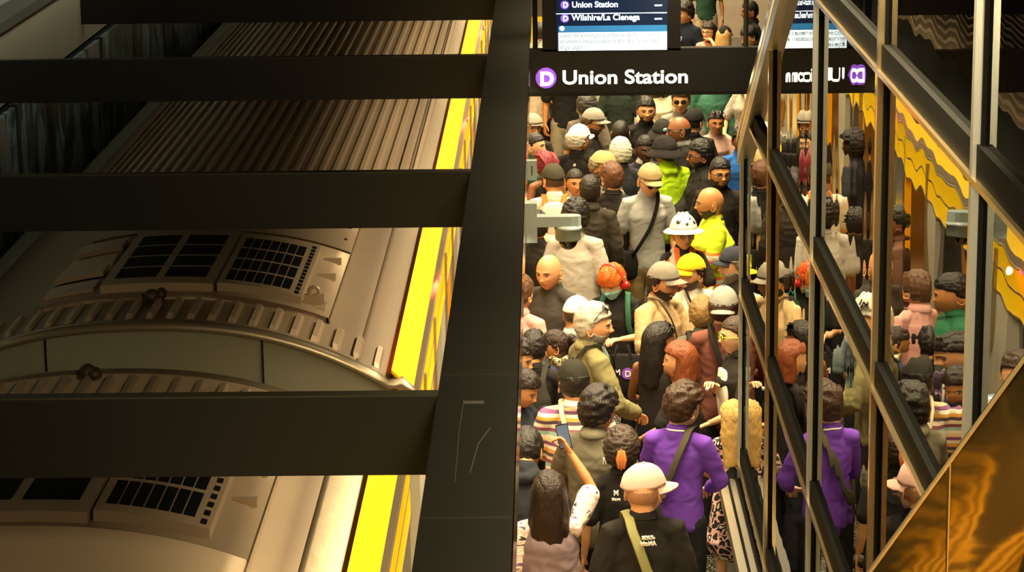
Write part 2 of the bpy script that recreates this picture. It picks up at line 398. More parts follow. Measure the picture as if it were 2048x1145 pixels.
        put(mb, 'short_ribs', M_ROOF)
        # equipment deck: raised fairing, grille, louvre panel, fins
        a, b = sorted((ye+d*.60, ye+d*(2.32 if d > 0 else 2.62)))
        mb = MB(); sheet(mb, -3.05, -1.30, a, b+ (0), .035, 20, .05); put(mb, 'equipment_deck', M_ROOF2, smooth=True)
        ac = put(MB(), 'roof_unit', M_ROOF2)
        me = MB(); sheet(me, -2.66, -1.99, a+.06, b-.12, .085, 10, .09); sheet(me, -1.97, -1.47, a+.10, b-.22, .085, 8, .09)
        bpy.data.objects.remove(ac)
        ac = put(me, 'roof_unit', M_ROOF2)
        def sub(mbb, name, mm): 
            mbb.xf(OFF); return mbb.build(name, mm, ac)
        mb = MB()
        for cx in (-2.60, -2.30):
            for r in range(4):
                y0 = a+.22+r*(b-a-.5)/4
                sheet(mb, cx, cx+.25, y0, y0+(b-a-.5)/4-.05, .088, 3, .006)
        sub(mb, 'louvre', M_HOLE)
        mb = MB()
        for r in range(4):
            for c in range(7):
                y0 = a+.20+r*(b-a-.52)/4; x0 = -1.93+c*.056
                sheet(mb, x0, x0+.047, y0, y0+(b-a-.52)/4-.055, .089, 1, .006)
        sub(mb, 'grille', M_HOLE)
        mb = MB()
        for c in range(14): 
            y0 = a+.14+c*(b-a-.4)/14; sheet(mb, -1.515, -1.49, y0, y0+.06, .089, 1, .005)
        sub(mb, 'perforated_strip', M_HOLE)
        mb = MB()
        for c in range(4):
            y0 = a+.15+c*.36; sheet(mb, -3.02, -2.72, y0, y0+.24, .055+.02*(c % 2), 4, .03)
        put(mb, 'fin_stack', M_ROOF)
        mb = MB().box(-1.30, -1.275, a-.0, y_far if d > 0 else y_near, rz(-1.29)-.01, rz(-1.29)+.022); 
        mb = MB(); ya, yb = (a, b+1.2) if d > 0 else (a-1.6, b); mb.box(-1.315, -1.29, ya, yb, rz(-1.3)-.01, rz(-1.3)+.035); put(mb, 'roof_seam', M_TRIMM)
        # bracket with ring and two pegs
        yb0 = a+.18 if d > 0 else b-.35
        mb = MB().box(-1.46, -1.34, yb0, yb0+.02, rz(-1.4)+.0, rz(-1.4)+.10).box(-1.47, -1.33, yb0-.06, yb0+.08, rz(-1.4), rz(-1.4)+.035)
        mb.tube([(-1.40+.03*cos(q*pi/6), yb0+.01, rz(-1.4)+.115+.03*sin(q*pi/6)) for q in range(12)], .012, n=6, closed=True)
        put(mb, 'lifting_bracket', M_ROOF)
        for q in (.9, 1.35): 
            yq = a+q if d > 0 else b-q
            put(MB().box(-1.46, -1.33, yq, yq+.05, rz(-1.4), rz(-1.4)+.05).box(-1.45, -1.34, yq-.02, yq, rz(-1.4)-.0, rz(-1.4)+.02), 'roof_step', M_ROOF)
        cc = (-2.33, ye+d*.50, rz(-2.3)+.04) if d > 0 else (-2.42, ye+d*.10, rz(-2.4)+.03)
        mb = MB().ell(cc, (.045, .05, .045)); mb.ell((cc[0]+.05, cc[1]+d*.05, cc[2]+.005), (.035, .05, .035)); mb.box(cc[0]-.05, cc[0]+.07, cc[1]-.03, cc[1]+.03, cc[2]-.05, cc[2]-.02)
        put(mb, 'horn', mat('horn_brown', '#4a3c2c', .5, .5), smooth=True)
        # plain cover sheet beyond the deck, with raised edge
        if d > 0: a2, b2 = b+.02, b+1.35
        else: a2, b2 = a-2.6, a-.02
        mb = MB(); sheet(mb, -3.0, -1.30, a2, b2, .045, 20, .05); put(mb, 'cover_sheet', M_ROOF2, smooth=True)
        mb = MB()
        for q in range(3): 
            yq = a2+.3+q*(b2-a2-.6)/2; mb.ell((-1.35, yq, rz(-1.35)+.05), (.014, .014, .008), nu=8, nv=4)
        put(mb, 'bolts', M_SASH)
    # long ribs on the middle of the roof
    e0 = ends[0]
    a, b = (ends[0][0]+4.1, y_far) if ends[0][1] > 0 else (y_near, ends[0][0]-5.4)
    mb = MB(); x = -3.55
    while x < -1.02:
        rib(mb, x, a, b, .05, .026); x += .0925
    put(mb, 'roof_ribs', M_ROOF)
    return t, L
tc_, L_ = train(13.9, 50, 'farther train car with long ribbed metal roof and yellow edge stripe', [(13.9, 1)], 0)
tn_, Ln_ = train(1.0, 12.86, 'nearer train car at the lower left with a flat roof cover and grille', [(12.86, -1)], 0)
# gangway below the gap, bellows
g = MB().box(XC-.7, XC+.7, 12.94, 13.8, -.9, 1.55)
for k in range(5): g.box(XC-.74, XC+.74, 12.97+k*.17, 13.01+k*.17, -.9, 1.6)
tag(g.build('gangway', mat('bellows_black', '#11100e', .8)), 'black folding gangway between the two train cars', 'gangway')
for i, (px, py) in enumerate(((965, 55), (932, 237), (873, 558))):
    p = atz(px, py, 1.93)
    e = empty('marker_light', p, 0, ['red marker light farthest away on the train edge', 'red marker light in the middle of the train edge', 'nearest red marker light on the train edge, by the open door'][i], 'light', 'red marker lights on the train side')
    MB().box(-.03, .015, -.045, .045, -.03, .02).build('housing', M_SASH, e)
    MB().ell((.015, 0, 0), (.018, .032, .018)).build('lens', mat('red_lamp', '#ff2a1a', .3, emit='#ff3a2a', es=14), e, True)
    l = bpy.data.lights.new('marker_glow', 'POINT'); l.energy = 2.0; l.color = (1, .08, .04); l.shadow_soft_size = .03
    lo = bpy.data.objects.new('marker_glow', l); lo.location = (.09, -.02, .02); lo.parent = e; COL.objects.link(lo)

# ------------------------------------------------------------------ glass enclosure on the right
GX = 1.25
def glass_mat():
    m = bpy.data.materials.new('reflective_glass'); m.use_nodes = True; nt = m.node_tree; nt.nodes.clear()
    out = nt.nodes.new('ShaderNodeOutputMaterial'); mx = nt.nodes.new('ShaderNodeMixShader'); tr = nt.nodes.new('ShaderNodeBsdfTransparent'); gl = nt.nodes.new('ShaderNodeBsdfGlossy')
    tr.inputs[0].default_value = (.62, .72, .66, 1); gl.inputs['Color'].default_value = (.98, .99, .96, 1); gl.inputs['Roughness'].default_value = .0
    fr = nt.nodes.new('ShaderNodeFresnel'); fr.inputs['IOR'].default_value = 3.0
    tc = nt.nodes.new('ShaderNodeTexCoord'); mp = nt.nodes.new('ShaderNodeMapping'); mp.inputs['Scale'].default_value = (1, 1.5, .55)
    n = nt.nodes.new('ShaderNodeTexNoise'); n.inputs['Scale'].default_value = 1.5; n.inputs['Detail'].default_value = 1.0
    bp = nt.nodes.new('ShaderNodeBump'); bp.inputs['Strength'].default_value = 1; bp.inputs['Distance'].default_value = .0012
    nt.links.new(tc.outputs['Object'], mp.inputs[0]); nt.links.new(mp.outputs[0], n.inputs['Vector']); nt.links.new(n.outputs['Fac'], bp.inputs['Height'])
    nt.links.new(bp.outputs[0], gl.inputs['Normal'])
    nt.links.new(fr.outputs[0], mx.inputs[0]); nt.links.new(tr.outputs[0], mx.inputs[1]); nt.links.new(gl.outputs[0], mx.inputs[2]); nt.links.new(mx.outputs[0], out.inputs[0])
    return m
M_GLASS = glass_mat()
M_CAP = mat('bronze_polished', '#d8bf90', .16, .9)
M_CAP2 = mat('steel_satin', '#c4c6c0', .30, .75)
GASK = mat('black_gasket', '#0b0b0a', .75, spec=.08)
YM = [15.6, 13.68, 11.41, 9.2, 7.13, 5.1]; ZR = [.0, 1.0, 2.13, 3.31, 4.51, 5.7]
enc = empty('glass_enclosure', (GX, 10.4, 0), 0, 'tall glass and bronze-framed enclosure wall reflecting the crowd', 'glass wall')
def E_(mb, name, m, parent=enc, smooth=False, label=None):
    mb.xf(Matrix.Translation((-GX, -10.4, 0))); return mb.build(name, m, parent, smooth, label)
def zc(y):  # top of the enclosure: slanted far end
    return 3.0 if y >= 15.6 else 3.0 + (15.6-y)*.50
for i in range(len(YM)-1):
    ya, yb = YM[i+1], YM[i]
    for j in range(len(ZR)-1):
        z0, z1 = ZR[j], ZR[j+1]
        P = [(ya, z0), (yb, z0)]
        # clip by the slanted edge
        if zc(yb) >= z1: P += [(yb, z1), (ya, z1)]
        elif zc(ya) <= z0: continue
        else:
            if zc(yb) > z0: P += [(yb, zc(yb))]
            else:
                yy = 15.6-(z0-3.0)/.5; P = [(ya, z0), (yy, z0)]
            if zc(ya) >= z1: P += [(15.6-(z1-3.0)/.5, z1), (ya, z1)]
            else: P += [(ya, zc(ya))]
        E_(MB().prism([(GX, y, z) for y, z in P], (.012, 0, 0)), 'glass_pane', M_GLASS)
for i, y in enumerate(YM):
    zt = min(zc(y), 5.7)
    E_(MB().box(GX-.012, GX, y-.035, y+.035, 0, zt), 'gasket', GASK)
    f = E_(MB().box(GX-.034, GX-.012, y-.02, y+.02, 0, zt), 'mullion', M_CAP if i % 2 else M_CAP2)
for j, z in enumerate(ZR[1:5]):
    ye = 15.6 if z < 3 else 15.6-(z-3.0)/.5
    E_(MB().box(GX-.022, GX, 5.1, ye, z+.004, z+.10), 'gasket', GASK)
    E_(MB().box(GX-.036, GX, 5.1, ye, z-.014, z+.004), 'rail', M_CAP)
# slanted end member and base curb
y1_ = 15.6-(5.7-3.0)/.5
E_(MB().prism([(GX-.05, 15.66, 2.95), (GX+.03, 15.66, 2.95), (GX+.03, 15.60, 3.08), (GX-.05, 15.60, 3.08)], (0, y1_-15.6, 2.7)), 'slanted_edge', M_CAP2)
E_(MB().prism([(GX-.055, 15.67, 3.08), (GX-.035, 15.67, 3.08), (GX-.035, 15.60, 3.16), (GX-.055, 15.60, 3.16)], (0, y1_-15.6, 2.7)), 'slanted_trim', M_CAP)
E_(MB().prism([(GX-.15, 15.75, .78), (GX-.02, 15.75, .78), (GX-.02, 15.75, .86), (GX-.15, 15.75, .86)], (0, -6, 0)), 'bumper_rail', mat('brushed_aluminium', '#d5cfbf', .3, .85), label='brushed aluminium bumper rail at waist height')
E_(MB().box(GX-.045, GX-.02, 9.8, 15.7, .86, .90).box(GX-.10, GX-.085, 9.8, 15.7, .86, .875), 'bumper_groove', GASK)
E_(MB().box(GX-.16, GX+.0, 15.72, 15.75, 0, .86), 'end_plate', M_CAP2)
struct(MB().box(2.6, 2.7, 3.0, 15.9, 0, 6.6).box(1.5, 2.7, 15.60, 15.66, 0, 2.9).build('wall_shaft', mat('shaft_green_black', '#3a463e', .5, var=.3, bscale=2, stretch=(1, 6, .3))))

# bronze cladding of the escalator in the lower right corner
M_BRZ = mat('bronze_mirror', '#8c7442', .05, .95, bump=.10, bscale=1.5, stretch=(1, 1, 2.2))
wd = empty('escalator_cladding', (1.0, 5.6, 0), 0, 'large dark bronze escalator side panel in the lower right corner', 'escalator panel')
pA = aty(2048, 720, 5.6); pB = aty(1740, 1145, 5.6); dxy = (pA-pB); 
def onl(t): return pB + dxy*t
seam = aty(1900, 920, 5.6); seam.z = onl((seam.x-pB.x)/dxy.x).z
pl, pr = onl(-2.2), onl(2.4)
def W_(mb, name, m, smooth=False, label=None): mb.xf(Matrix.Translation((-1.0, -5.6, 0))); return mb.build(name, m, wd, smooth, label)
def panel(xa, xb, bulge):
    n = 14; P = []
    for i in range(n+1):
        x = xa+(xb-xa)*i/n; zt = pB.z+dxy.z*(x-pB.x)/dxy.x; row = []
        for j in range(25):
            z = zt - j*.09 if j < 24 else zt-3.2
            row.append((x, 5.6 - bulge*.006*sin(pi*i/n) - .004*sin((z-zt)*9), z))
        P.append(row)
    mb = MB().grid(P); 
    Q = [[(r[0][0], r[0][1], r[0][2]), (r[0][0], 5.625, r[0][2]+.0)] for r in P]; mb.grid(Q)
    Q = [[(r[0][0], 5.625, r[0][2]), (r[-1][0], 5.625, r[-1][2])] for r in P]; mb.grid(Q)
    return mb
W_(panel(pl.x, seam.x-.0015, 1), 'cladding_panel', M_BRZ, True); W_(panel(seam.x+.0015, pr.x, -1), 'cladding_panel', M_BRZ, True)
W_(MB().box(seam.x-.0015, seam.x+.0015, 5.592, 5.62, seam.z-3, seam.z+.002), 'seam', M_CAP)
W_(MB().tube([onl(-2.2)+Vector((0, .0, .0)), onl(2.4)], .006, n=6), 'top_edge', M_CAP)

# ------------------------------------------------------------------ overhead sign and display
YS = 20.0
sg = empty('station_sign', (.8, YS, 2.88), 0, 'black hanging sign with a purple D circle and lit white station name', 'sign')
M_SIGN = mat('sign_black', '#0e0e10', .35)
M_WHT = mat('sign_letter_white', '#fffbe6', .5, emit='#fffbd8', es=3.0)
M_PUR = mat('sign_purple', '#8a52d0', .5, emit='#8f52e6', es=.75)
a = aty(1052, 104, YS); b = aty(1525, 194, YS)
XL, XR = -.13, 1.80; ZT, ZB = 3.075, 2.70
MB().box(XL-.8, XR-.8, 0, .10, ZB-2.88, ZT-2.88).box(XL-.8, XR-.8, -.01, .11, ZB-2.88, ZB-2.88+.03, 1).build('sign_box', [M_SIGN, mat('sign_edge', '#1b1a18', .3, .5)], sg)
RX = Matrix.Rotation(pi/2, 4, 'X')
def disc(name, c, r, m, parent, th=.006):
    P = [(c[0]+r*cos(2*pi*q/40), c[1], c[2]+r*sin(2*pi*q/40)) for q in range(40)]
    return MB().prism(P, (0, -th, 0)).build(name, m, parent)
L0 = Vector((.8, YS, 2.88))
pc = aty(1092, 156, YS)-L0; disc('line_circle', (pc.x, -.002, pc.z), .083, M_PUR, sg)
pt = aty(1079.5, 170, YS)-L0; text('letter_d', 'D', .150, M_WHT, sg, Matrix.Translation((pt.x, -.012, pt.z)) @ RX, bold=.006)
pt = aty(1123.5, 168, YS)-L0; text('station_name', 'Union Station', .156, M_WHT, sg, Matrix.Translation((pt.x, -.006, pt.z)) @ RX, bold=.0028, sx=1.165)
for xh in (-.08, 1.6): MB().tube([(xh-.8, .05, .19), (xh-.8, .05, 3.7)], .02, n=8).build('hanger', M_BLK, sg)
YD = 20.05
ds = empty('arrivals_display', (.55, YD, 3.1), 0, 'black arrivals screen above the hanging sign with a white message box', 'display')
LD = Vector((.55, YD, 3.1))
def q(x, y): return aty(x, y, YD-.06)-LD
a = q(1085, 104); b = q(1362, 0)
MB().box(a.x, b.x, -.05, .06, a.z, a.z+1.05).build('case', mat('display_black', '#0b0b10', .3), ds)
a = q(1114, 103); b = q(1335, 60)
f = .052
MB().box(a.x, b.x, -f-.002, -f+.001, a.z+.004, a.z+.8).build('screen', mat('screen_navy', '#0c1c38', .2, emit='#102a50', es=.4), ds)
c1 = q(1117, 102); c2 = q(1334, 63)
msg = mat('screen_white', '#e8f6ff', .4, emit='#d4eeff', es=1.35)
MB().box(c1.x, c2.x, -f-.004, -f-.002, c1.z, c2.z).build('message_box', msg, ds)
c3 = q(1334, 50); MB().box(c1.x, c2.x, -f-.004, -f-.002, c2.z, c3.z).build('blue_band', mat('screen_blue', '#2a78b8', .4, emit='#2878b8', es=.6), ds)
tw = mat('screen_text', '#dff0ff', .4, emit='#e6f4ff', es=1.5); tg = mat('screen_grey_text', '#7f8e8e', .4, emit='#708080', es=.5)
def dt(name, s_, x, y, size, m, bold=.0, sx=1.0):
    p = q(x, y); text(name, s_, size, m, ds, Matrix.Translation((p.x, -f-.005, p.z)) @ RX, ext=.0005, bold=bold, sx=sx)
for (y, s_) in ((15, 'Union Station'), (42, 'Wilshire/La Cienega')):
    p = q(1129.5, y-5); disc('line_circle', (p.x, -f-.0025, p.z), .034, mat('screen_purple', '#7a5ad0', .4, emit='#7a55d8', es=1.1), ds, .002)
    dt('letter_d', 'D', 1125.5, y, .058, tw, .0015); dt('destination', s_, 1143.5, y-1 if y > 20 else y, .066, tw, .0016, 1.0); dt('minutes', '--', 1309, y, .075, tw, .0025, 1.25)
c4 = q(1112, 27); c5 = q(1334, 25.5); MB().box(c4.x, c5.x, -f-.004, -f-.002, c5.z-.003, c5.z+.003).build('divider', tw, ds)
p = q(1124, 57); disc('info_dot', (p.x, -f-.0045, p.z), .02, tw, ds, .002)
dt('message_line', 'caso de emergencia llama al 9-1-1 o use', 1120, 75, .052, tg, 0, .96)
dt('message_line', 'el intercomunicador a bordo. Si ve algo,', 1120, 87, .052, tg, 0, .96)
dt('message_line', 'diga algo', 1120, 98.5, .052, tg, 0, 1.0)

# ------------------------------------------------------------------ dome camera on the beam
cmx = empty('dome_camera', (-.119, 14.2, 2.9), 0, 'white dome security camera on a bracket arm fixed to the beam', 'security camera')
M_CW = mat('camera_white', '#8d989a', .4)
MB().box(0, .062, -.05, .05, -.115, .115).box(.062, .0625, -.05, .05, -.02, -.015, 1).build('mount_box', [M_CW, GASK], cmx)
mb = MB(); P = []
for z0 in (-.025, .035):
    P.append([(x, y, z0) for x, y in ((.06, -.045), (.26, -.045), (.30, -.035), (.315, 0), (.30, .035), (.26, .045), (.06, .045))])
mb.add(P[0]+P[1], [tuple(range(7))[::-1], tuple(range(7, 14))]+[(i, (i+1) % 7, 7+(i+1) % 7, 7+i) for i in range(7)])
mb.build('arm', M_CW, cmx)
def lathe(mb, c, prof, n=28, m=0):
    R = [[(c[0]+r*cos(2*pi*k/n), c[1]+r*sin(2*pi*k/n), c[2]+z) for k in range(n)] for r, z in prof]; mb.grid(R, m, closev=True); return mb
lathe(MB(), (.24, 0, 0), [(.001, -.02), (.06, -.022), (.079, -.03), (.080, -.042), (.075, -.046), (.075, -.100), (.070, -.108), (.055, -.110), (.001, -.110)]).build('dome_collar', M_CW, cmx, True)
lathe(MB(), (.24, 0, 0), [(.055, -.108)]+[(.055*cos(t*pi/16), -.112-.055*sin(t*pi/16)) for t in range(9)]).build('dome_glass', mat('smoked_dome', '#1a1410', .04, 0, spec=.9), cmx, True)
p = aty(1056, 340, 15.1)
jb = empty('junction_box', (-.088, 15.1, p.z), 0, 'small white junction box with cable entries on the side of the beam', 'junction box')
MB().box(-.03, .03, -.03, .03, -.06, .06).build('box_body', M_CW, jb); MB().box(-.004, .002, -.0305, -.03, -.03, .03).build('cable_slot', GASK, jb)
# yellow arches added unseen behind the viewer, for the bronze panel to mirror
ab = empty('reflected_arches', (2.42, -1.9, .78), 0, 'unseen yellow arches added behind the camera for the bronze panel to mirror', 'reflection arches')
for k in range(7):
    r_ = .16+.13*k
    MB().tube([(r_*cos(pi*q/20)*1.2, .05, r_*sin(pi*q/20)) for q in range(21)], [(.05, .045)]*21, side=(0, 1, 0), n=10).build('reflected_arch', mat('arch_yellow', '#e0aa10', .35), ab, True)
area('arch_fill_light', (2.2, -.6, 2.9), 1.2, .3, 100, (1, .84, .45), 150, (radians(-35), 0, 0))  # added unseen lamp, only to light the mirrored arches

area('shaft_fill_light', (1.95, 9, 6.2), .4, 7, 22, (.80, 1.0, .88), 120)  # added lamp, lifts the dark tones seen through the glass
# ------------------------------------------------------------------ people
SKIN = {'pale': '#e0ae84', 'fair': '#d39a6c', 'tan': '#bb804e', 'brown': '#8c5836', 'dark': '#4f3020'}
def skin(k): return mat('skin_'+k, SKIN[k], .48, bump=.12, bscale=160, var=.05, sub=.04)
def cloth(c, b=.14): return mat('cloth_'+c.strip('#'), c, .88, bump=b, bscale=170, var=.10, spec=.2)
def hairm(c): return mat('hair_'+c.strip('#'), c, .42, bump=.9, bscale=70, var=.35, stretch=(1.6, 1.6, .35), spec=.45)

def head_grid(hi):
    nu, nv = (60, 58) if hi else (36, 36)
    S = (np.arange(nu)/nu*2-1); PH = pi*S - .5*np.sin(pi*S)          # dense at the face
    T = np.linspace(.04, pi-.04, nv)
    ph, th = np.meshgrid(PH, T)                                       # [nv, nu]
    return np.sin(th)*np.sin(ph), -np.sin(th)*np.cos(ph), np.cos(th), nu, nv
HG = {h: head_grid(h) for h in (0, 1)}
def head_xyz(dx, dy, dz, fem=0, thin=1.0):
    a, b, c = .0765*thin, .097, .118
    x = a*dx; y = b*dy; z = c*dz
    t = np.clip(-dz, 0, 1); up = np.clip(dz, 0, 1)
    x = x*(1-(.30+.06*fem)*t**1.7)*(1+.03*up)
    y = np.where(dy > 0, y*(1-.42*t**1.2)*(1+.05*up), -b*np.abs(dy)**.84*(1-.10*t**2))
    fr = np.clip(-dy*1.4, 0, 1)
    G = lambda cx, sx, cz, sz: np.exp(-((np.abs(x)-cx)/sx)**2-((z-cz)/sz)**2)*fr
    k = 1-.25*fem
    y = y - .011*k*G(0, .009, -.004, .018) - .023*k*G(0, .012, -.029, .011) - .008*G(.011, .007, -.033, .007)
    y = y + .011*G(.031, .016, .002, .012) - .006*k*G(.028, .024, .022, .008) - .004*G(.042, .016, -.024, .018)
    y = y - .007*G(0, .021, -.056, .0055) - .008*G(0, .018, -.069, .006) + .005*G(0, .023, -.0625, .0028) - .008*k*G(0, .022, -.100, .014)
    return x, y, z
def grid_mesh(X, Y, Z):
    nv, nu = X.shape; return [[Vector((X[i, j], Y[i, j], Z[i, j])) for j in range(nu)] for i in range(nv)]
def closed_grid(mb, P, m=0, facemat=None):
    o = len(mb.v); nv, nu = len(P), len(P[0]); mb.grid(P, m, closev=True)
    if facemat is not None:
        k = len(mb.m)-(nv-1)*nu
        for i in range(nv-1):
            for j in range(nu):
                c = P[i][j]; mb.m[k+i*nu+j] = facemat(c)
    mb.f.append(tuple(o+j for j in range(nu))); mb.m.append(m); L = o+(nv-1)*nu; mb.f.append(tuple(L+j for j in range(nu))[::-1]); mb.m.append(m)
def shell(mb, hi, region, thick, fem=0, nz=0.0, nf=40, seed=0, m=0, stretch=(1, 1, 1)):
    """a layer over the part of the head where region(x,y,z) > 0; tucked inside elsewhere"""
    dx, dy, dz, nu, nv = HG[hi]; X, Y, Z = head_xyz(dx, dy, dz, fem)
    N = np.stack([dx/.0765, dy/.097, dz/.118], -1); N /= np.linalg.norm(N, axis=-1, keepdims=True)
    R = region(X, Y, Z); s = np.clip(R/.012+.3, 0, 1); s = s*s*(3-2*s)
    t = thick(X, Y, Z) if callable(thick) else thick
    if nz:
        q = np.array([[noise.noise(Vector((X[i, j]*nf*stretch[0]+seed*5, Y[i, j]*nf*stretch[1]+seed, Z[i, j]*nf*stretch[2]))) for j in range(nu)] for i in range(nv)])
        t = t + nz*(1-2*np.abs(q))
    d = t*s - .010*(1-s)
    P = np.stack([X, Y, Z], -1) + N*d[..., None]
    closed_grid(mb, grid_mesh(P[..., 0], P[..., 1], P[..., 2]), m)
def hairline(X, Y, Z, front=.052, side=-.012, back=-.070):
    zl = np.interp(Y, [-.10, -.055, -.02, .004, .03, .07, .11], [front, front-.004, .030, side, -.045, back, back])
    return Z - zl

def hair_mesh(kind, hi, seed, fem, hat=False):
    mb = MB(); rg = hairline
    if hat: rg = lambda X, Y, Z, *a: np.where(Z > .050, -.03, hairline(X, Y, Z, *a))
    if kind == 'buzz': shell(mb, hi, rg, .003, fem, .001, 60, seed)
    elif kind == 'short': shell(mb, hi, rg, lambda X, Y, Z: .008+.012*np.clip(Z/.118, 0, 1), fem, .007, 34, seed, stretch=(1.6, .7, 1))
    elif kind == 'crew': shell(mb, hi, rg, lambda X, Y, Z: .004+.014*np.clip(Z/.118, 0, 1)**1.5, fem, .005, 55, seed)
    elif kind == 'curly':
        shell(mb, hi, rg, lambda X, Y, Z: .016+.016*np.clip(Z/.118, 0, 1), fem, .014, 62, seed)
    elif kind == 'messy':
        shell(mb, hi, rg, lambda X, Y, Z: .016+.020*np.clip(Z/.118, 0, 1), fem, .015, 30, seed, stretch=(1.5, .8, .8))
    elif kind == 'fringe': shell(mb, hi, lambda X, Y, Z: rg(X, Y, Z, .018), lambda X, Y, Z: .015+.018*np.clip(Z/.118, 0, 1), fem, .010, 28, seed, stretch=(1.8, .8, .5))
    elif kind == 'pulled': shell(mb, hi, rg, .006, fem, .003, 50, seed, stretch=(1.6, .5, 1))
    elif kind == 'greyside': shell(mb, hi, rg, lambda X, Y, Z: .016+.010*np.clip(-Z/.1, 0, 1), fem, .013, 55, seed)
    elif kind == 'nape': shell(mb, hi, lambda X, Y, Z: np.minimum(rg(X, Y, Z, .052, .0, -.040), .035-Z), .003, fem, .001, 60, seed)
    elif kind in ('bob', 'long', 'verylong', 'wavy'):
        nzz = .010 if kind == 'wavy' else .005
        shell(mb, hi, lambda X, Y, Z: rg(X, Y, Z, .05), .014, fem, nzz, 30, seed, stretch=(1.6, .6, .6))
        zb = {'bob': -.125, 'long': -.27, 'verylong': -.46, 'wavy': -.34}[kind]
        n = 30; k = 22; P = []
        for i in range(k):
            f = i/(k-1); z = .112 + (zb-.112)*f; q0 = sqrt(max(.02, 1-(max(0, z)/.120)**2)); g = min(1, max(0, -z/.10)); g2 = min(1, max(0, (-z-.10)/.25))
            w_ = .0765*q0 + .018 + (.010 if kind == 'bob' else .014)*g - (.0 if kind == 'bob' else .010*g2)
            dp = .097*q0 - .012 - (.0 if kind == 'bob' else .030*g2); cy = .031 + (.004*g if kind == 'bob' else .012*g+.030*g2)
            row = []
            for j in range(n):
                a = 2*pi*j/n; q_ = noise.noise(Vector((cos(a)*5+seed, sin(a)*5, z*(6 if kind != 'wavy' else 20))))
                r = 1+.10*(1-2*abs(q_))*(1.6 if kind == 'wavy' else 1) - .05
                row.append(Vector((w_*cos(a)*r, cy+dp*sin(a)*r, z - .03*f*(noise.noise(Vector((cos(a)*3, sin(a)*3, seed)))) )))
            P.append(row)
        closed_grid(mb, P)
    elif kind == 'ponytail':
        shell(mb, hi, rg, .008, fem, .004, 40, seed, stretch=(1.6, .5, 1))
        for k in range(16):
            r_ = random.Random(seed*31+k); c = (r_.uniform(-.035, .035), .125+r_.uniform(-.02, .035), .01+r_.uniform(-.07, .04)); mb.ell(c, (.026, .026, .030))
    elif kind == 'bun':
        shell(mb, hi, rg, .008, fem, .004, 40, seed); mb.ell((0, .10, .055), (.035, .032, .032))
    elif kind == 'braids':
        shell(mb, hi, rg, .012, fem, .004, 40, seed)
        for k in range(9):
            a = -1.2+2.4*k/8; mb.tube([(.07*sin(a), -.055+.02*cos(a), .085), (.085*sin(a), .03, .118-.02*abs(a)), (.080*sin(a), .098, .04), (.06*sin(a), .105, -.06), (.07*sin(a), .10, -.16)], .0105, n=7)
    elif kind == 'afro': shell(mb, hi, rg, .035, fem, .012, 50, seed)
    return mb

def cap_parts(kind, hi):
    """returns list of (name, MB, smooth)"""
    out = []
    dome = MB()
    if kind in ('cap', 'capback'):
        s_ = 1 if kind == 'cap' else -1
        shell(dome, hi, lambda X, Y, Z: Z-(.030 - .10*Y if s_ > 0 else .022+.06*Y)*1.0, lambda X, Y, Z: .012+.008*np.clip(Z/.118, 0, 1), 0, .0022, 22, 3)
        dome.ell((0, .0, .142), (.008, .008, .005), nu=8, nv=4)
        out.append(('dome', dome))
        br = MB(); T = []; B = []
        for i in range(17):
            a = -1.02+2.04*i/16; ce = cos(a*1.25) if abs(a) < 1.2 else 0
            rt, rb_ = [], []
            for j in range(6):
                f = j/5; e = .078*max(0, cos(a*1.5))**.6*f
                x = (.080)*sin(a)*(1+.10*f); y = -(.088*cos(a)+e); zz = .037 + (.008 if s_ > 0 else 0) - .028*(abs(sin(a))**2)*(.4+.6*f) - .016*f
                if s_ < 0: y = -y; x = -x; zz -= .012
                rt.append(Vector((x, y, zz))); rb_.append(Vector((x, y, zz-.004)))
            T.append(rt); B.append(rb_)
        P = [T[i]+B[i][::-1] for i in range(17)]; br.grid(P, closev=True); out.append(('brim', br))
    elif kind == 'bucket':
        shell(dome, hi, lambda X, Y, Z: Z-.025, lambda X, Y, Z: .020+.004*np.clip(Z/.118, 0, 1), 0, .004, 18, 5); out.append(('dome', dome))
        br = MB(); P = []
        for r, z in ((.96, .050), (1.12, .030), (1.38, .002), (1.55, -.022), (1.55, -.027), (1.36, -.004), (1.10, .022), (.93, .045)):
            P.append([Vector((.090*r*cos(2*pi*q/32), .108*r*sin(2*pi*q/32), z+.004*sin(6*pi*q/32))) for q in range(32)])
        br.grid(P, closeu=True, closev=True); out.append(('brim', br))
    elif kind == 'hardhat':
        shell(dome, hi, lambda X, Y, Z: Z-.020, .030, 0); 
        for xo in (-.03, 0, .03): dome.tube([(xo, -.112*cos(a)*.92, .028+.122*sin(a)) for a in [k*pi/10 for k in range(1, 10)]], .006, n=6)
        out.append(('dome', dome)); br = MB(); P = []
        for r, z in ((1.0, .030), (1.25, .020), (1.50, .004), (1.50, -.002), (1.22, .012), (.97, .022)):
            P.append([Vector((.104*r*cos(2*pi*q/36), .124*r*sin(2*pi*q/36)-(.012 if r > 1.3 else 0), z)) for q in range(36)])
        br.grid(P, closeu=True, closev=True); out.append(('brim', br))
    elif kind == 'flat':
        shell(dome, hi, lambda X, Y, Z: Z-.028+.10*Y, lambda X, Y, Z: .016+.018*np.clip(-Y/.1, 0, 1), 0, .003, 20, 2); out.append(('dome', dome))
        br = MB(); br.tube([(0, -.085, .040), (0, -.125, .036)], [(.070, .008), (.052, .006)], side=(1, 0, 0), n=14); out.append(('brim', br))
    return out

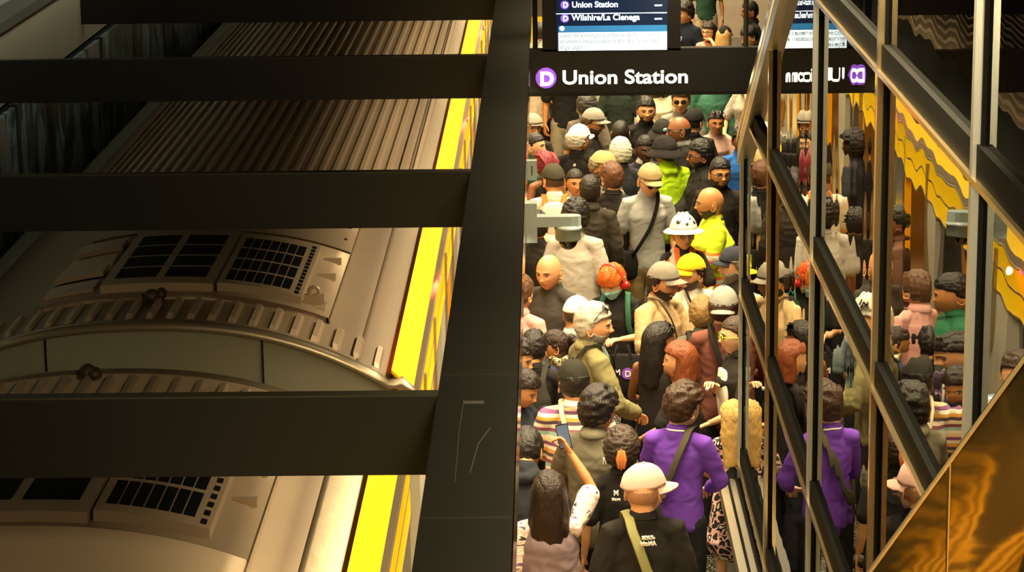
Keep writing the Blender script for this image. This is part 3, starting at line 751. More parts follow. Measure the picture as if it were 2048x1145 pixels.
def hand(mb, wst, d, up, s, curl=.5, side=1, n=6):
    """palm, four fingers and thumb; d = pointing direction, up = back of the hand"""
    d = d.normalized(); up = (up - d*up.dot(d)).normalized(); x = d.cross(up).normalized()*side
    mb.tube([wst - d*.01, wst+d*.03*s, wst+d*.085*s], [(.024*s, .017*s), (.036*s, .015*s), (.040*s, .012*s)], side=x, n=10)
    for k, L in enumerate((.068, .078, .073, .058)):
        b = wst + d*.085*s + x*(.030-.020*k)*s; dd = d.copy(); pts = [b - d*.015*s, b]; p = b
        for j, fl in enumerate((.42, .33, .25)):
            a = curl*(.5+.55*j); vv = (d*cos(a+curl*.25*j) - up*sin(a+curl*.25*j)); p = p + vv*L*fl*s*1.05; pts.append(p)
        mb.tube(pts, [.0095*s, .0092*s, .0088*s, .008*s, .0068*s], n=n)
    b = wst + d*.025*s + x*.028*s
    v1 = (d*.55 + x*.75 - up*.25*curl).normalized(); v2 = (d*.9 + x*.25 - up*.5*curl).normalized()
    mb.tube([b - x*.01*s, b + v1*.035*s, b + v1*.035*s + v2*.030*s, b+v1*.035*s+v2*.052*s], [.014*s, .0115*s, .010*s, .008*s], n=n)

ARM = {'down': (.255, -.04, .83), 'side': (.235, .02, .80), 'phone': (.09, -.30, 1.17), 'low': (.12, -.26, 1.03), 'cross': (-.06, -.22, 1.12), 'hold': (.16, -.27, 1.00), 'pocket': (.20, -.09, .90),
       'up': (.10, -.30, 1.72), 'face': (.06, -.13, 1.50), 'chest': (.05, -.18, 1.25), 'back': (.18, .12, .90)}
PEOPLE_MADE = []
def person(px, py, H, b, label, h=None, nod=0, tilt=0, sk='fair', hair=('short', '#2a1c12'), top=('tee', '#2b2622'), pants='#26262a', shoes='#201c1a',
           hat=None, beard=None, glasses=None, aL='down', aR='down', fat=1.0, fem=0, lean=0, hi=1, face=1, vest=None, skirt=None, group=None, headwear=None, logo=None, hatyaw=0, lift=0, seed=None, scarf=None, curlL=.6, curlR=.6, mouth='#9c5448', xy=None):
    """one standing person; px,py = centre of the head in the photograph"""
    seed = seed if seed is not None else (len(PEOPLE_MADE)+1)
    s = H/1.75; h = b if h is None else h
    kind, tcol = top[0], top[1]; tmat = tcol if not isinstance(tcol, str) else cloth(tcol)
    LEAN = Matrix.Translation((0, 0, .95)) @ Matrix.Rotation(radians(lean), 4, 'X') @ Matrix.Translation((0, 0, -.95))
    NECK = Vector((0, .0, 1.482))
    HM = LEAN @ Matrix.Translation(NECK) @ Matrix.Rotation(radians(h-b), 4, 'Z') @ Matrix.Rotation(radians(nod), 4, 'X') @ Matrix.Rotation(radians(tilt), 4, 'Y') @ Matrix.Translation((0, -.022, .122)) @ Matrix.Scale(1.14, 4)
    hc = (HM @ Vector((0, 0, 0)))*s
    Wp = atz(px, py, hc.z+lift); rb = radians(b)
    base = Wp - Vector((hc.x*cos(rb)-hc.y*sin(rb), hc.x*sin(rb)+hc.y*cos(rb), 0)); base.z = lift
    if xy: base = Vector((xy[0], xy[1], lift))
    root = empty('person', base, rb, label, 'person', group); root.scale = (s, s, s)
    PEOPLE_MADE.append((root, base.x, base.y, H))
    vox = .0115 if hi else .016
    T = lambda pts: [LEAN @ Vector(p) for p in pts]
    skm = skin(sk); lip = mat('lips_'+sk, {'pale': '#cc8870', 'fair': '#bb7a5c', 'tan': '#a0623f', 'brown': '#744430', 'dark': '#452a1c'}[sk], .45)
    fw = 1-.10*fem
    # arms: two-bone reach to the hand target
    arms = []
    for sd, tgt in ((1, aL), (-1, aR)):
        t_ = ARM[tgt] if isinstance(tgt, str) else tgt
        tv = LEAN @ Vector((t_[0]*sd, t_[1], t_[2])); S_ = LEAN @ Vector((.168*fw*sd, .005, 1.398))
        up_arm = t_[2] > 1.5 and t_[1] < -.2
        d = tv - S_; L1, L2 = .285, .25; D = min(d.length, L1+L2-.01); dn = d.normalized(); tv = S_+dn*D
        a1 = (L1*L1-L2*L2+D*D)/(2*D); hh = sqrt(max(0, L1*L1-a1*a1))
        pole = Vector((.75*sd, .25, -.75)) if not up_arm else Vector((.9*sd, -.1, -.3))
        if tgt in ('down', 'side'): pole = Vector((.4*sd, .9, 0))
        pole = (pole - dn*pole.dot(dn)).normalized(); E = S_ + dn*a1 + pole*hh; arms.append((sd, S_, E, tv, tgt))
    # --- body: torso, arms and legs fused, then head and hands
    mb = MB()
    mb.tube(T([(0, 0, .90), (0, .0, 1.05), (0, -.005, 1.27), (0, 0, 1.36), (0, .008, 1.425), (0, .012, 1.48)]), [(.135*fat, .09*fat), (.12*fat, .085*fat), (.14*fat, .09*fat), (.135*fw, .075), (.08*fw, .05), (.045, .045)], side=(1, 0, 0), n=20)
    hN = HM @ Vector((0, .022, -.045)); mb.tube([LEAN @ Vector((0, .008, 1.42)), LEAN @ Vector((0, .008, 1.51)), hN], [.048, .061-.009*fem+.016*(fat-1), .060-.009*fem+.012*(fat-1)], n=16)
    for sd, S_, E, W_, tg in arms:
        mb.tube([LEAN @ Vector((.04*sd, .01, 1.43)), S_, S_.lerp(E, .45), E, E.lerp(W_, .35), W_], [.045, .046*fw*min(fat, 1.15), .043*fw*min(fat, 1.2), .036*fw, .037*fw, .025*fw], n=12)
    for sd in (1, -1):
        mb.tube([(.085*sd, 0, .93), (.10*sd, -.01, .70), (.10*sd, -.015, .50), (.10*sd, .02, .33), (.10*sd, .02, .07)], [.080, .070, .050, .050, .034], n=12)
        mb.tube([(.10*sd, .03, .045), (.105*sd, -.08, .035), (.11*sd, -.15, .028)], [(.034, .03), (.040, .025), (.034, .018)], side=(1, 0, 0), n=10)
    V, Fc = remesh(mb, .013 if hi else .017, 3)
    body = MB().add(V, Fc, 0)
    dx, dy, dz, nu, nv = HG[hi]; X, Y, Z = head_xyz(dx, dy, dz, fem)
    hm = MB(); fm = (lambda c: 1 if (c.y < -.07 and abs(c.x) < .0225*(1-.25*abs(c.z+.0625)/.01) and -.0745 < c.z < -.0515) else 0)
    closed_grid(hm, grid_mesh(X, Y, Z), 0, fm)
    for sd in (1, -1):
        M_ = Matrix.Translation((.0765*sd, .012, -.006)) @ Matrix.Rotation(radians(22*sd), 4, 'Z') @ Matrix.Rotation(radians(-10), 4, 'X')
        hm.tube([M_ @ Vector((.004*sd+.007*sd*sin(a_), .016*sin(a_) , .028*cos(a_)-.004*(1-cos(a_)))) for a_ in [k*pi/6-.2 for k in range(9)]], .0052, n=6)
        hm.ell((.0765*sd+.003*sd, .014, -.008), (.007, .014, .024), nu=10, nv=6)
    hm.xf(HM); body.add(hm.v, hm.f, hm.m)
    for sd, S_, E, W_, tg in arms:
        d = (W_-E).normalized(); up = Vector((0, 0, 1)) if abs(d.z) < .6 else Vector((sd*1.0, -.2, .0))
        if tg in ('up',): up = Vector((0, 1, .3))
        hb = MB(); hand(hb, W_, d, up, 1.0-.06*fem, curlL if sd > 0 else curlR, side=1 if (d.cross(up)).dot(Vector((-sd, 0, 0)) if abs(d.z) < .6 else Vector((0, -1, 0))) > 0 else -1)
        body.add(hb.v, hb.f, 0)
    body.build('body', [skm, lip], root, True)
    # --- top
    if kind != 'none':
        tb = MB(); loose = {'tee': .016, 'shirt': .020, 'jacket': .030, 'tank': .010, 'suit': .026, 'dress': .014, 'hoodie': .032, 'long': .018}[kind]
        zt = 1.475 if kind != 'tank' else 1.44
        tb.tube(T([(0, 0, .86), (0, .0, 1.00), (0, -.004, 1.16), (0, -.010-.012*fem, 1.29), (0, 0, 1.365), (0, .010, 1.428), (0, .014, zt)]),
                [((.152+loose)*fat, (.105+loose)*fat), ((.138+loose)*fat, (.10+loose)*fat), ((.135-.012*fem+loose)*fat, (.098+loose)*fat), ((.150*fw+loose)*sqrt(fat), (.106+loose+.012*fem)*sqrt(fat)), (.138*fw+loose, .086+loose), (.088*fw+loose*.8, .056+loose), (.066+loose*.6+.012*(fat-1), .060+loose*.6+.012*(fat-1))], side=(1, 0, 0), n=24)
        for sd, S_, E, W_, tg in arms:
            s0 = LEAN @ Vector((.045*sd, .008, 1.438)); rs = .046*fw*min(fat, 1.2)+loose*.75
            if kind == 'tank': continue
            if kind == 'tee' or kind == 'dress': tb.tube([s0, S_, S_.lerp(E, .45), S_.lerp(E, .80)], [rs*.72, rs+.001, rs+.004, rs+.008], n=14)
            elif kind == 'shirt': tb.tube([s0, S_, S_.lerp(E, .5), S_.lerp(E, .92)], [rs*.75, rs, rs, rs+.002], n=14)
            else: tb.tube([s0, S_, S_.lerp(E, .5), E, E.lerp(W_, .5), E.lerp(W_, .95)], [rs*.75, rs, rs-.002, rs-.008, rs-.012, rs-.018], n=14)
        if kind == 'hoodie': tb.tube(T([(-.07, .05, 1.47), (-.04, .10, 1.44), (.04, .10, 1.44), (.07, .05, 1.47)]), .035, n=10)
        V, Fc = remesh(tb, vox, 2, {'suit': .005, 'jacket': .008, 'hoodie': .008, 'tank': .002}.get(kind, .006), 8.5, seed)
        MB().add(V, Fc).build({'tee': 't_shirt', 'shirt': 'shirt', 'jacket': 'jacket', 'tank': 'tank_top', 'suit': 'suit_jacket', 'dress': 'dress_top', 'hoodie': 'hooded_top', 'long': 'sweater'}[kind], tmat, root, True)
        if kind in ('tee', 'long'):
            cb = MB(); cb.tube([LEAN @ Vector(((.072+.012*(fat-1))*cos(2*pi*k/20), .013+(.067+.012*(fat-1))*sin(2*pi*k/20), 1.478+.010*sin(2*pi*k/20))) for k in range(20)], .0065, n=6, closed=True)
            cb.build('collar', cloth(top[2]) if len(top) > 2 else tmat, root, True)
        elif kind in ('shirt', 'suit', 'jacket'):
            cb = MB(); P = []
            for k in range(21):
                a = -pi*.5+.38+(2*pi-.76)*k/20; r0 = .064; P.append([LEAN @ Vector((r0*cos(a), .013+r0*sin(a), 1.515)), LEAN @ Vector(((r0+.004)*cos(a), .013+(r0+.004)*sin(a), 1.520)), LEAN @ Vector(((r0+.028)*cos(a), .013+(r0+.028)*sin(a), 1.475)), LEAN @ Vector(((r0+.02)*cos(a), .013+(r0+.02)*sin(a), 1.462))])
            cb.grid(P); cb.build('collar', cloth(top[2]) if len(top) > 2 else tmat, root, True)
        if kind == 'suit':
            fb = MB().prism(T([(-.03, -.135, 1.46), (.03, -.135, 1.46), (0, -.152, 1.24)]), (0, .05, 0)); fb.build('shirt_front', cloth(top[2] if len(top) > 2 else '#d8d2c6'), root)
            if len(top) > 3: MB().prism(T([(-.014, -.142, 1.46), (.014, -.142, 1.46), (.017, -.158, 1.27), (0, -.160, 1.25), (-.017, -.158, 1.27)]), (0, .03, 0)).build('necktie', cloth(top[3]), root)
    if vest:
        tb = MB(); L_ = .042
        tb.tube(T([(0, 0, .88), (0, .0, 1.02), (0, -.004, 1.16), (0, -.010, 1.29), (0, 0, 1.375), (0, .010, 1.43)]), [((.152+L_)*fat, (.105+L_)*fat), ((.142+L_)*fat, (.10+L_)*fat), ((.135+L_)*fat, (.098+L_)*fat), ((.150+L_)*fat, (.106+L_)*fat), (.138+L_-.01, .086+L_), (.095+L_*.6, .058+L_*.7)], side=(1, 0, 0), n=24)
        V, Fc = remesh(tb, vox, 2, .006, 8.5, seed+9); MB().add(V, Fc).build('safety_vest', vest, root, True)
    # --- legs
    lb = MB()
    if skirt:
        lb.tube([(0, 0, 1.0), (0, 0, .88), (0, .0, .62), (0, .0, skirt[1])], [(.15, .11), (.185, .14), (.215, .18), (.24, .21)], side=(1, 0, 0), n=20)
        V, Fc = remesh(lb, .018, 2, .010, 7, seed); MB().add(V, Fc).build('skirt', skirt[0] if not isinstance(skirt[0], str) else cloth(skirt[0]), root, True)
    else:
        lb.tube([(0, 0, .84), (0, 0, .97)], [(.165*fat, .118*fat), (.145*fat, .105*fat)], side=(1, 0, 0), n=18)
        zl = .5 if isinstance(pants, tuple) else .06
        for sd in (1, -1): lb.tube([(.082*sd, 0, .88), (.10*sd, -.01, .68), (.102*sd, -.012, .50)] + ([(.102*sd, .012, .30), (.104*sd, .015, .08)] if zl < .1 else []), [.096*sqrt(fat), .086, .072] + ([.064, .058] if zl < .1 else []), n=12)
        V, Fc = remesh(lb, .018, 2, .006, 7, seed); MB().add(V, Fc).build('shorts' if zl > .1 else 'trousers', cloth(pants[0] if isinstance(pants, tuple) else pants), root, True)
    for sd in (1, -1):
        MB().tube([(.105*sd, .05, .048), (.108*sd, -.03, .052), (.112*sd, -.11, .040), (.115*sd, -.17, .034)], [(.040, .047), (.045, .050), (.049, .038), (.040, .030)], side=(1, 0, 0), n=12).build('shoe', mat('shoe_'+shoes.strip('#'), shoes, .5), root, True)
    # --- face details
    def H_(mbx, name, m, par=root, smooth=True, label=None): mbx.xf(HM); return mbx.build(name, m, par, smooth, label)
    if face:
        for sd in (1, -1):
            e = MB(); e.ell((.0315*sd, -.0795, .0015), (.0135, .0075, .0062), 0, nu=14, nv=8); e.ell((.0315*sd, -.0848, .0012), (.0058, .0030, .0055), 1, nu=10, nv=6)
            e.tube([(.0175*sd, -.082, .001), (.025*sd, -.087, .0068), (.034*sd, -.087, .0076), (.045*sd, -.079, .002)], .0016, n=5, m=1)
            H_(e, 'eye', [mat('eye_white', '#d8cdbf', .25), mat('eye_dark', '#1c120c', .15)])
            bcol = beard.strip('+') if beard else (hair[1] if hair else '#3a2a1c')
            if hair and hair[1] in ('#cfc8b8', '#b9b0a0', '#9a948a'): bcol = '#8c857a'
            H_(MB().tube([(.014*sd, -.096, .0195), (.027*sd, -.0985, .0245), (.038*sd, -.094, .0245), (.049*sd, -.081, .019)], [(.003, .003), (.0045, .003), (.004, .003), (.002, .002)], n=6), 'eyebrow', hairm(bcol))
    if hair: 
        hmb = hair_mesh(hair[0], hi, seed, fem, bool(hat))
        ho = H_(hmb, 'hair', hairm(hair[1]))
    if beard:
        def br(X, Y, Z):
            low = np.minimum(-.018-.55*np.clip(np.abs(Y+.03), 0, .08)*0 - Z - np.where(np.abs(X) < .03, .028, 0), .030-Y)
            mouthhole = np.sqrt((X/.027)**2+((Z+.063)/.014)**2)-1
            moust = np.where((np.abs(X) < .034) & (Z < -.044), .006, -.01)
            cheek = np.where(np.abs(X) >= .028, -.042-Z+.5*np.clip(Y+.05, 0, .08), -.082-Z)
            return np.where(Y > .035, -.02, np.minimum(np.maximum(cheek, moust), np.where(Y < -.05, mouthhole*.012, .02)))
        bm_x = MB(); shell(bm_x, hi, br, .0025 if beard[0] != '+' else .012, fem, .002, 60, seed); H_(bm_x, 'beard', hairm(beard.strip('+')))
    if hat:
        hk, hcol = hat[0], hat[1]; mm = cloth(hcol, .2) if hk != 'hardhat' else mat('helmet_white', hcol, .3)
        parts = cap_parts(hk, hi)
        for pn, pm in parts: pm.xf(Matrix.Translation((0, 0, .024 if hk == 'hardhat' else 0)) @ Matrix.Rotation(radians(hatyaw), 4, 'Z'))
        nm = {'cap': 'cap', 'capback': 'cap', 'bucket': 'bucket_hat', 'hardhat': 'hard_hat', 'flat': 'flat_cap'}[hk]
        base_o = H_(parts[0][1], nm, mm)
        for pn, pm in parts[1:]: H_(pm, pn, cloth(hat[2]) if len(hat) > 2 else mm, base_o)
        if hk == 'capback':
            H_(MB().tube([(.045*cos(a_), -.096-.0*sin(a_), .034+.032*sin(a_)) for a_ in [k*pi/8 for k in range(9)]], .003, n=5), 'strap_opening', mm, base_o)
        if hk == 'hardhat':
            for (ax, az, r_) in ((-.75, .62, .019), (-.05, .50, .012), (.70, .55, .016), (.35, .80, .010)):
                n_ = Vector((sin(ax)*cos(az), -cos(ax)*cos(az), sin(az))); c_ = Vector((n_.x*.1095, n_.y*.129, n_.z*.151+.024))
                Q = n_.to_track_quat('Z', 'Y').to_matrix().to_4x4(); P = [Matrix.Translation(c_) @ Q @ Vector((r_*cos(2*pi*k/16), r_*sin(2*pi*k/16), 0)) for k in range(16)]
                H_(MB().prism(P, n_*.002), 'sticker', mat('sticker_grey', '#3c3a36', .5), base_o)
    if glasses:
        gk, gc = glasses[0], glasses[1]; gm = mat('frame_'+gc.strip('#'), gc, .25)
        on = gk == 'onhead'; GM = Matrix.Translation((0, -.012, .040)) @ Matrix.Rotation(radians(-50), 4, 'X') @ Matrix.Diagonal((1.1, 1.1, 1.25, 1)) if on else Matrix.Identity(4)
        g = MB(); lens = MB()
        fy = -.100 if not on else -.088
        for sd in (1, -1):
            g.tube([GM @ Vector((sd*.033+.0225*cos(2*pi*k/16), fy+.006*abs(cos(2*pi*k/16)*.5+.5*sd*0), .000+.0175*sin(2*pi*k/16))) for k in range(16)], .0030 if gk != 'wire' else .0017, n=6, closed=True)
            g.tube([GM @ Vector((sd*.055, fy+.004, .006)), GM @ Vector((sd*.078, -.045, .008)), GM @ Vector((sd*.080, .02, .004))], .0025, n=5)
            if gk in ('sun', 'onhead'): lens.prism([GM @ Vector((sd*.033+.022*cos(2*pi*k/16), fy+.001, .017*sin(2*pi*k/16))) for k in range(16)], (0, .002, 0))
        g.tube([GM @ Vector((-.011, fy, .004)), GM @ Vector((0, fy-.003, .007)), GM @ Vector((.011, fy, .004))], .0025, n=5)
        go = H_(g, 'eyeglasses' if gk != 'sun' and gk != 'onhead' else 'sunglasses', gm)
        if lens.v: H_(lens, 'lens', mat('dark_lens', '#15110f', .08), go)
    if headwear == 'headphones':
        mh = MB(); mh.tube([(.106*cos(a_), -.005, .005+.158*sin(a_)) for a_ in [k*pi/16 for k in range(17)]], [(.017, .008)]*17, side=(0, 1, 0), n=8)
        hp = H_(mh, 'headphones', mat('headphone_coral', '#c8432e', .4))
        for sd in (1, -1): H_(MB().tube([(.080*sd, .005, -.005), (.098*sd, .005, -.005), (.112*sd, .005, -.005)], [.034, .037, .028], n=16), 'ear_cup', mat('headphone_red', '#b81e1a', .25), hp, label='shiny red ear cup'); H_(MB().tube([(.106*sd, .005, .028), (.108*sd, .003, .060)], .008, n=6), 'slider', mat('chrome', '#d8d4cc', .1, 1), hp)
    if scarf:
        mb_ = MB()
        for k in range(3): mb_.tube([LEAN @ Vector(((.085+.006*k)*cos(2*pi*q_/14), .005+(.085)*sin(2*pi*q_/14), 1.455+.028*k+.012*sin(q_*2+k))) for q_ in range(14)], .024, n=8, closed=True)
        mb_.tube(T([(-.04, -.10, 1.45), (-.06, -.16, 1.35), (-.05, -.17, 1.20)]), [.03, .04, .03], n=8)
        V, Fc = remesh(mb_, .009, 1, .005, 20, seed); MB().add(V, Fc).build('scarf', scarf, root, True)
    if headwear == 'mask':
        pass
    if logo:
        for (txt, x, z, size, front, colr) in logo:
            M_ = LEAN @ (Matrix.Translation((x, -.150*sqrt(fat)-.006, z)) @ Matrix.Rotation(pi/2, 4, 'X') if front else Matrix.Translation((x, .150*sqrt(fat)+.000, z)) @ Matrix.Rotation(pi, 4, 'Z') @ Matrix.Rotation(pi/2, 4, 'X'))
            text('shirt_print', txt, size, mat('print_'+colr.strip('#'), colr, .6), root, M_, ext=.010, bold=size*.02, align='CENTER')
    root['hm'] = [c for r in (HM) for c in r]
    return root, HM, LEAN, arms
def mask_on(res, col='#8fc3cf'):
    root, HM, LEAN, arms = res; mb = MB()
    shell(mb, 1, lambda X, Y, Z: np.minimum(np.minimum(-.022-Z, Z+.105), -.035-Y)*1.0, .012, 0, .001, 30, 1); mb.xf(HM); mb.build('face_mask', cloth(col, .1), root, True)
    for sd in (1, -1):
        m2 = MB().tube([(.055*sd, -.06, -.035), (.078*sd, -.01, -.012), (.083*sd, .022, .0)], .0018, n=5); m2.xf(HM); m2.build('ear_loop', cloth('#e8e8e0'), root, True)

# ---- carried things (top-level objects)
def world_of(res, p): 
    root = res[0]; return Matrix.Translation(root.location) @ Matrix.Rotation(root.rotation_euler.z, 4, 'Z') @ Matrix.Scale(root.scale[0], 4) @ Vector(p)
def bag_root(name, res, label, cat, group=None):
    root = res[0]; e = empty(name, root.location, root.rotation_euler.z, label, cat, group); e.scale = root.scale; return e
def strap_loop(LEAN, side, fat=1.0, zt=1.47, zb=.95, w_=.02, off=.036):
    """closed band from one shoulder to the opposite hip"""
    pts = []
    n = 26
    for k in range(n):
        a = 2*pi*k/n; c = cos(a); x = c*side; z = zb+(zt-zb)*(.5+.5*c)
        zz = z; r_ = np.interp(zz, [.86, 1.0, 1.16, 1.29, 1.38, 1.44, 1.50], [.17, .155, .15, .165, .168, .125, .08]); d_ = np.interp(zz, [.86, 1.0, 1.16, 1.29, 1.38, 1.44, 1.50], [.125, .12, .118, .126, .11, .085, .045])
        xx = (.085*c if c > 0 else .150*c)*side
        u = min(.98, abs(xx)/(r_*fat+off)); pts.append(LEAN @ Vector((xx, sin(a)/max(.35, abs(sin(a)))*(d_*sqrt(fat)+off)*sqrt(1-u*u) if abs(sin(a)) > .02 else 0, zz + (.03 if c > .93 else 0))))
    return pts
def crossbody(res, label, col, side=1, bagpos=None, fat=1.0, w_=.02, bagcol=None, cat='bag', size=(.11, .05, .09), name='crossbody_bag'):
    root, HM, LEAN, arms = res; e = bag_root(name, res, label, cat)
    MB().tube(strap_loop(LEAN, side, fat), [(w_, .003)]*26, side=None, n=8, closed=True).build('strap', cloth(col, .2), e, True)
    bp = bagpos or (-.17*side, -.06, .88); m = MB(); m.tube([Vector(bp)-Vector((0, 0, size[2])), Vector(bp), Vector(bp)+Vector((0, 0, size[2]))], [(size[0]*.9, size[1]), (size[0], size[1]*1.1), (size[0]*.9, size[1]*.7)], side=(1, 0, 0), n=16)
    m.build('pouch', cloth(bagcol or col, .3), e, True); return e
def backpack(res, label, col, strapcol=None, size=1.0, fat=1.0):
    root, HM, LEAN, arms = res; e = bag_root('backpack', res, label, 'backpack'); off = .14*sqrt(fat)+.02
    b = MB(); b.tube([LEAN @ Vector(p) for p in ((0, off+.05, .98), (0, off+.08, 1.10), (0, off+.07, 1.28), (0, off+.045, 1.41))], [(.12*size, .06), (.15*size, .085*size), (.14*size, .08*size), (.10*size, .05)], side=(1, 0, 0), n=20)
    V, Fc = remesh(b, .014, 1, .006, 9, 4); MB().add(V, Fc).build('pack_body', cloth(col, .3), e, True)
    MB().tube([LEAN @ Vector(p) for p in ((0, off+.14, 1.02), (0, off+.16, 1.10), (0, off+.15, 1.17))], [(.09, .025), (.10, .035), (.09, .02)], side=(1, 0, 0), n=16).build('front_pocket', cloth(col, .2), e, True)
    MB().tube([LEAN @ Vector(p) for p in ((-.03, off+.04, 1.42), (-.02, off+.045, 1.46), (.02, off+.045, 1.46), (.03, off+.04, 1.42))], .007, n=6).build('grab_loop', cloth(strapcol or col, .2), e, True)
    for sd in (1, -1):
        MB().tube([LEAN @ Vector(p) for p in ((.075*sd, off+.01, 1.40), (.090*sd, .06, 1.485), (.098*sd, -.02, 1.482), (.115*sd, -.105-.02, 1.40), (.125*sd, -.135, 1.25), (.16*sd, -.07, 1.08), (.16*sd, .06, 1.02), (.10*sd, off+.03, 1.02))], [(.024, .005)]*8, side=(1, 0, 0), n=8).build('strap', cloth(strapcol or col, .2), e, True)
    return e
def phone(res, sd, label, lit=False):
    root, HM, LEAN, arms = res; a = [x for x in arms if x[0] == sd][0]; d = (a[3]-a[2]).normalized()
    c = a[3] + d*.07 ; e = bag_root('smartphone', res, label, 'phone')
    up = Vector((0, 0, 1)); x = Vector((1, 0, 0)); z = (up*.8+d*.45).normalized(); x = (x - z*x.dot(z)).normalized(); y = z.cross(x)
    c = c + Vector((0, -.026, .030))
    M = Matrix(((x.x, y.x, z.x, c.x), (x.y, y.y, z.y, c.y), (x.z, y.z, z.z, c.z), (0, 0, 0, 1)))
    MB().box(-.038, .038, -.004, .004, -.075, .075, 0, M).build('phone_body', mat('phone_black', '#141414', .2), e)
    MB().box(-.034, .034, .004, .0048, -.069, .069, 0, M).build('screen', mat('phone_screen', '#4c586c', .1, emit='#8090a8', es=.30 if lit else .15), e)
    return e
# ------------------------------------------------------------------ the crowd (centre of head in the photograph, height, facing: 0 towards us, 90 right, -90 left, 180 away)
W1, BK, DK = '#e9e2d4', '#211d1a', '#2a2622'
# front rows
r = person(1287, 985, 1.800, 188, 'man in a pink cap and black museum t-shirt with an olive shoulder strap', h=165, hatyaw=-62, sk='fair', hair=('nape', '#a8785a'), top=('tee', BK), hat=('cap', '#e6b9ae'), fat=1.28, logo=[('MoMA', .0, 1.375, .030, 0, '#e8e4dc')], aL='down', aR='down', pants='#1c1c1e')
text('shirt_print', 'MUSEUM OF\nMODERN ART', .011, mat('print_e8e4dc', '#e8e4dc', .6), r[0], Matrix.Translation((.035, .168, 1.418)) @ Matrix.Rotation(pi, 4, 'Z') @ Matrix.Rotation(pi/2, 4, 'X'), ext=.008)
crossbody(r, 'olive webbing shoulder strap and pouch on the man in the pink cap', '#8f8a5c', 1, fat=1.25, w_=.027)
r = person(1098, 990, 1.640, 180, 'woman with very long dark hair raising a phone in front of her', h=176, sk='tan', fem=1, hair=('verylong', '#241610'), top=('tee', blotch('cloth_pink_camo', ['#7b5a86', '#e8d8cc', '#d9b4b8', '#e9e0cf', '#3a3436'], 16, stretch=(.6, 1, 2.2))), aR=(.13, -.24, 1.80), aL='down', fat=1.15, curlR=.9)
vb = MB(); vb.tube([(0, .0, .90), (0, .0, 1.05), (0, .0, 1.2), (0, .0, 1.33), (0, .01, 1.40)], [(.20, .145), (.19, .145), (.185, .14), (.17, .135), (.13, .10)], side=(1, 0, 0), n=20)
V_, F_ = remesh(vb, .014, 2, .010, 9, 3); MB().add(V_, F_).build('waistcoat', cloth('#7d6a6e'), r[0], True)
phone(r, -1, 'black smartphone held up high by the woman with very long dark hair', True)
r = person(1243, 905, 1.608, 182, 'woman with clipped-up dark hair in a black printed t-shirt, from behind', h=178, sk='fair', fem=1, hair=('curly', '#3a2c22'), top=('tee', '#24201e'), logo=[('M', .045, 1.37, .045, 0, '#e8e4dc'), ('Metro', .045, 1.335, .022, 0, '#e8e4dc')])
for sx in (-1, 1):
    m_ = MB().tube([(.012*sx, .125, .04), (.020*sx, .142, .0), (.014*sx, .140, -.05)], [.009, .012, .008], n=8); m_.tube([(.0, .125, .05), (.006*sx, .142, .0), (0, .138, -.06)], [.006, .008, .006], n=6); m_.xf(r[1]); m_.build('hair_clip', mat('clip_orange', '#c8743a', .25), r[0], True)
r = person(1366, 818, 1.720, 158, 'young man in a bright purple sweater over a white collar', h=132, nod=6, sk='pale', hair=('messy', '#3a2418'), top=('long', '#6d3fae', '#efe9e2'), pants='#232327', aL='low', aR='low', seed=12)
crossbody(r, 'olive grey tote bag at the side of the young man in purple', '#4c4638', -1, bagpos=(.14, -.16, .92), bagcol='#5a5240', w_=.024, size=(.16, .05, .17), name='shoulder_bag', cat='bag')
r = person(1196, 826, 1.724, 165, 'man with thick black hair and a grey zip jacket, turned half right', h=138, nod=8, sk='tan', hair=('messy', '#1c1512'), top=('jacket', '#6d6655', '#7a745f'), aL='low', aR='low', seed=3)
text('back_patch', 'II', .06, mat('patch_white', '#e4ded0', .6), r[0], Matrix.Translation((-.09, .150, 1.33)) @ Matrix.Rotation(pi, 4, 'Z') @ Matrix.Rotation(pi/2, 4, 'X'), ext=.008)
STR = [(i/28, c) for i, c in enumerate((['#e8e0d0', '#8fb7b0', '#8a4a66', '#e8dcc8', '#5b4a58', '#d9a04a', '#e8e0d0', '#7c4a78', '#e4c9a0']*4)[:28])]
m_str = bands('cloth_stripes', STR, 'Z', lo=.86, hi=1.50)
r = person(1147, 768, 1.765, 178, 'man in a backwards black cap and a pastel striped t-shirt', h=188, sk='tan', hair=('short', '#1d1713'), top=('tee', m_str), hat=('cap', '#26241d'), fat=1.2, aR='low', aL='low', nod=6)
crossbody(r, 'cream bag strap across the striped t-shirt of the man in the black cap', '#c9bd9c', 1, fat=1.2, w_=.016)
r = person(1052, 905, 1.728, 170, 'person in a dark navy hooded jacket at the beam, lower left of the crowd', h=175, sk='tan', hair=('short', '#1c1612'), top=('hoodie', '#25282e'), aL='low', aR='low', fat=1.15, nod=25, lean=12)
r = person(1466, 836, 1.360, -165, 'blond woman in a black, white and pink patterned dress beside the glass', h=-160, sk='fair', fem=1, hair=('wavy', '#c9a25c'), top=('dress', blotch('cloth_dress', ['#1c1817', '#1c1817', '#e3b8b0', '#1c1817', '#e6ded0'], 15)), skirt=(blotch('cloth_dress', ['#1c1817'], 1), .55), aL='low', shoes='#d8d2c6')
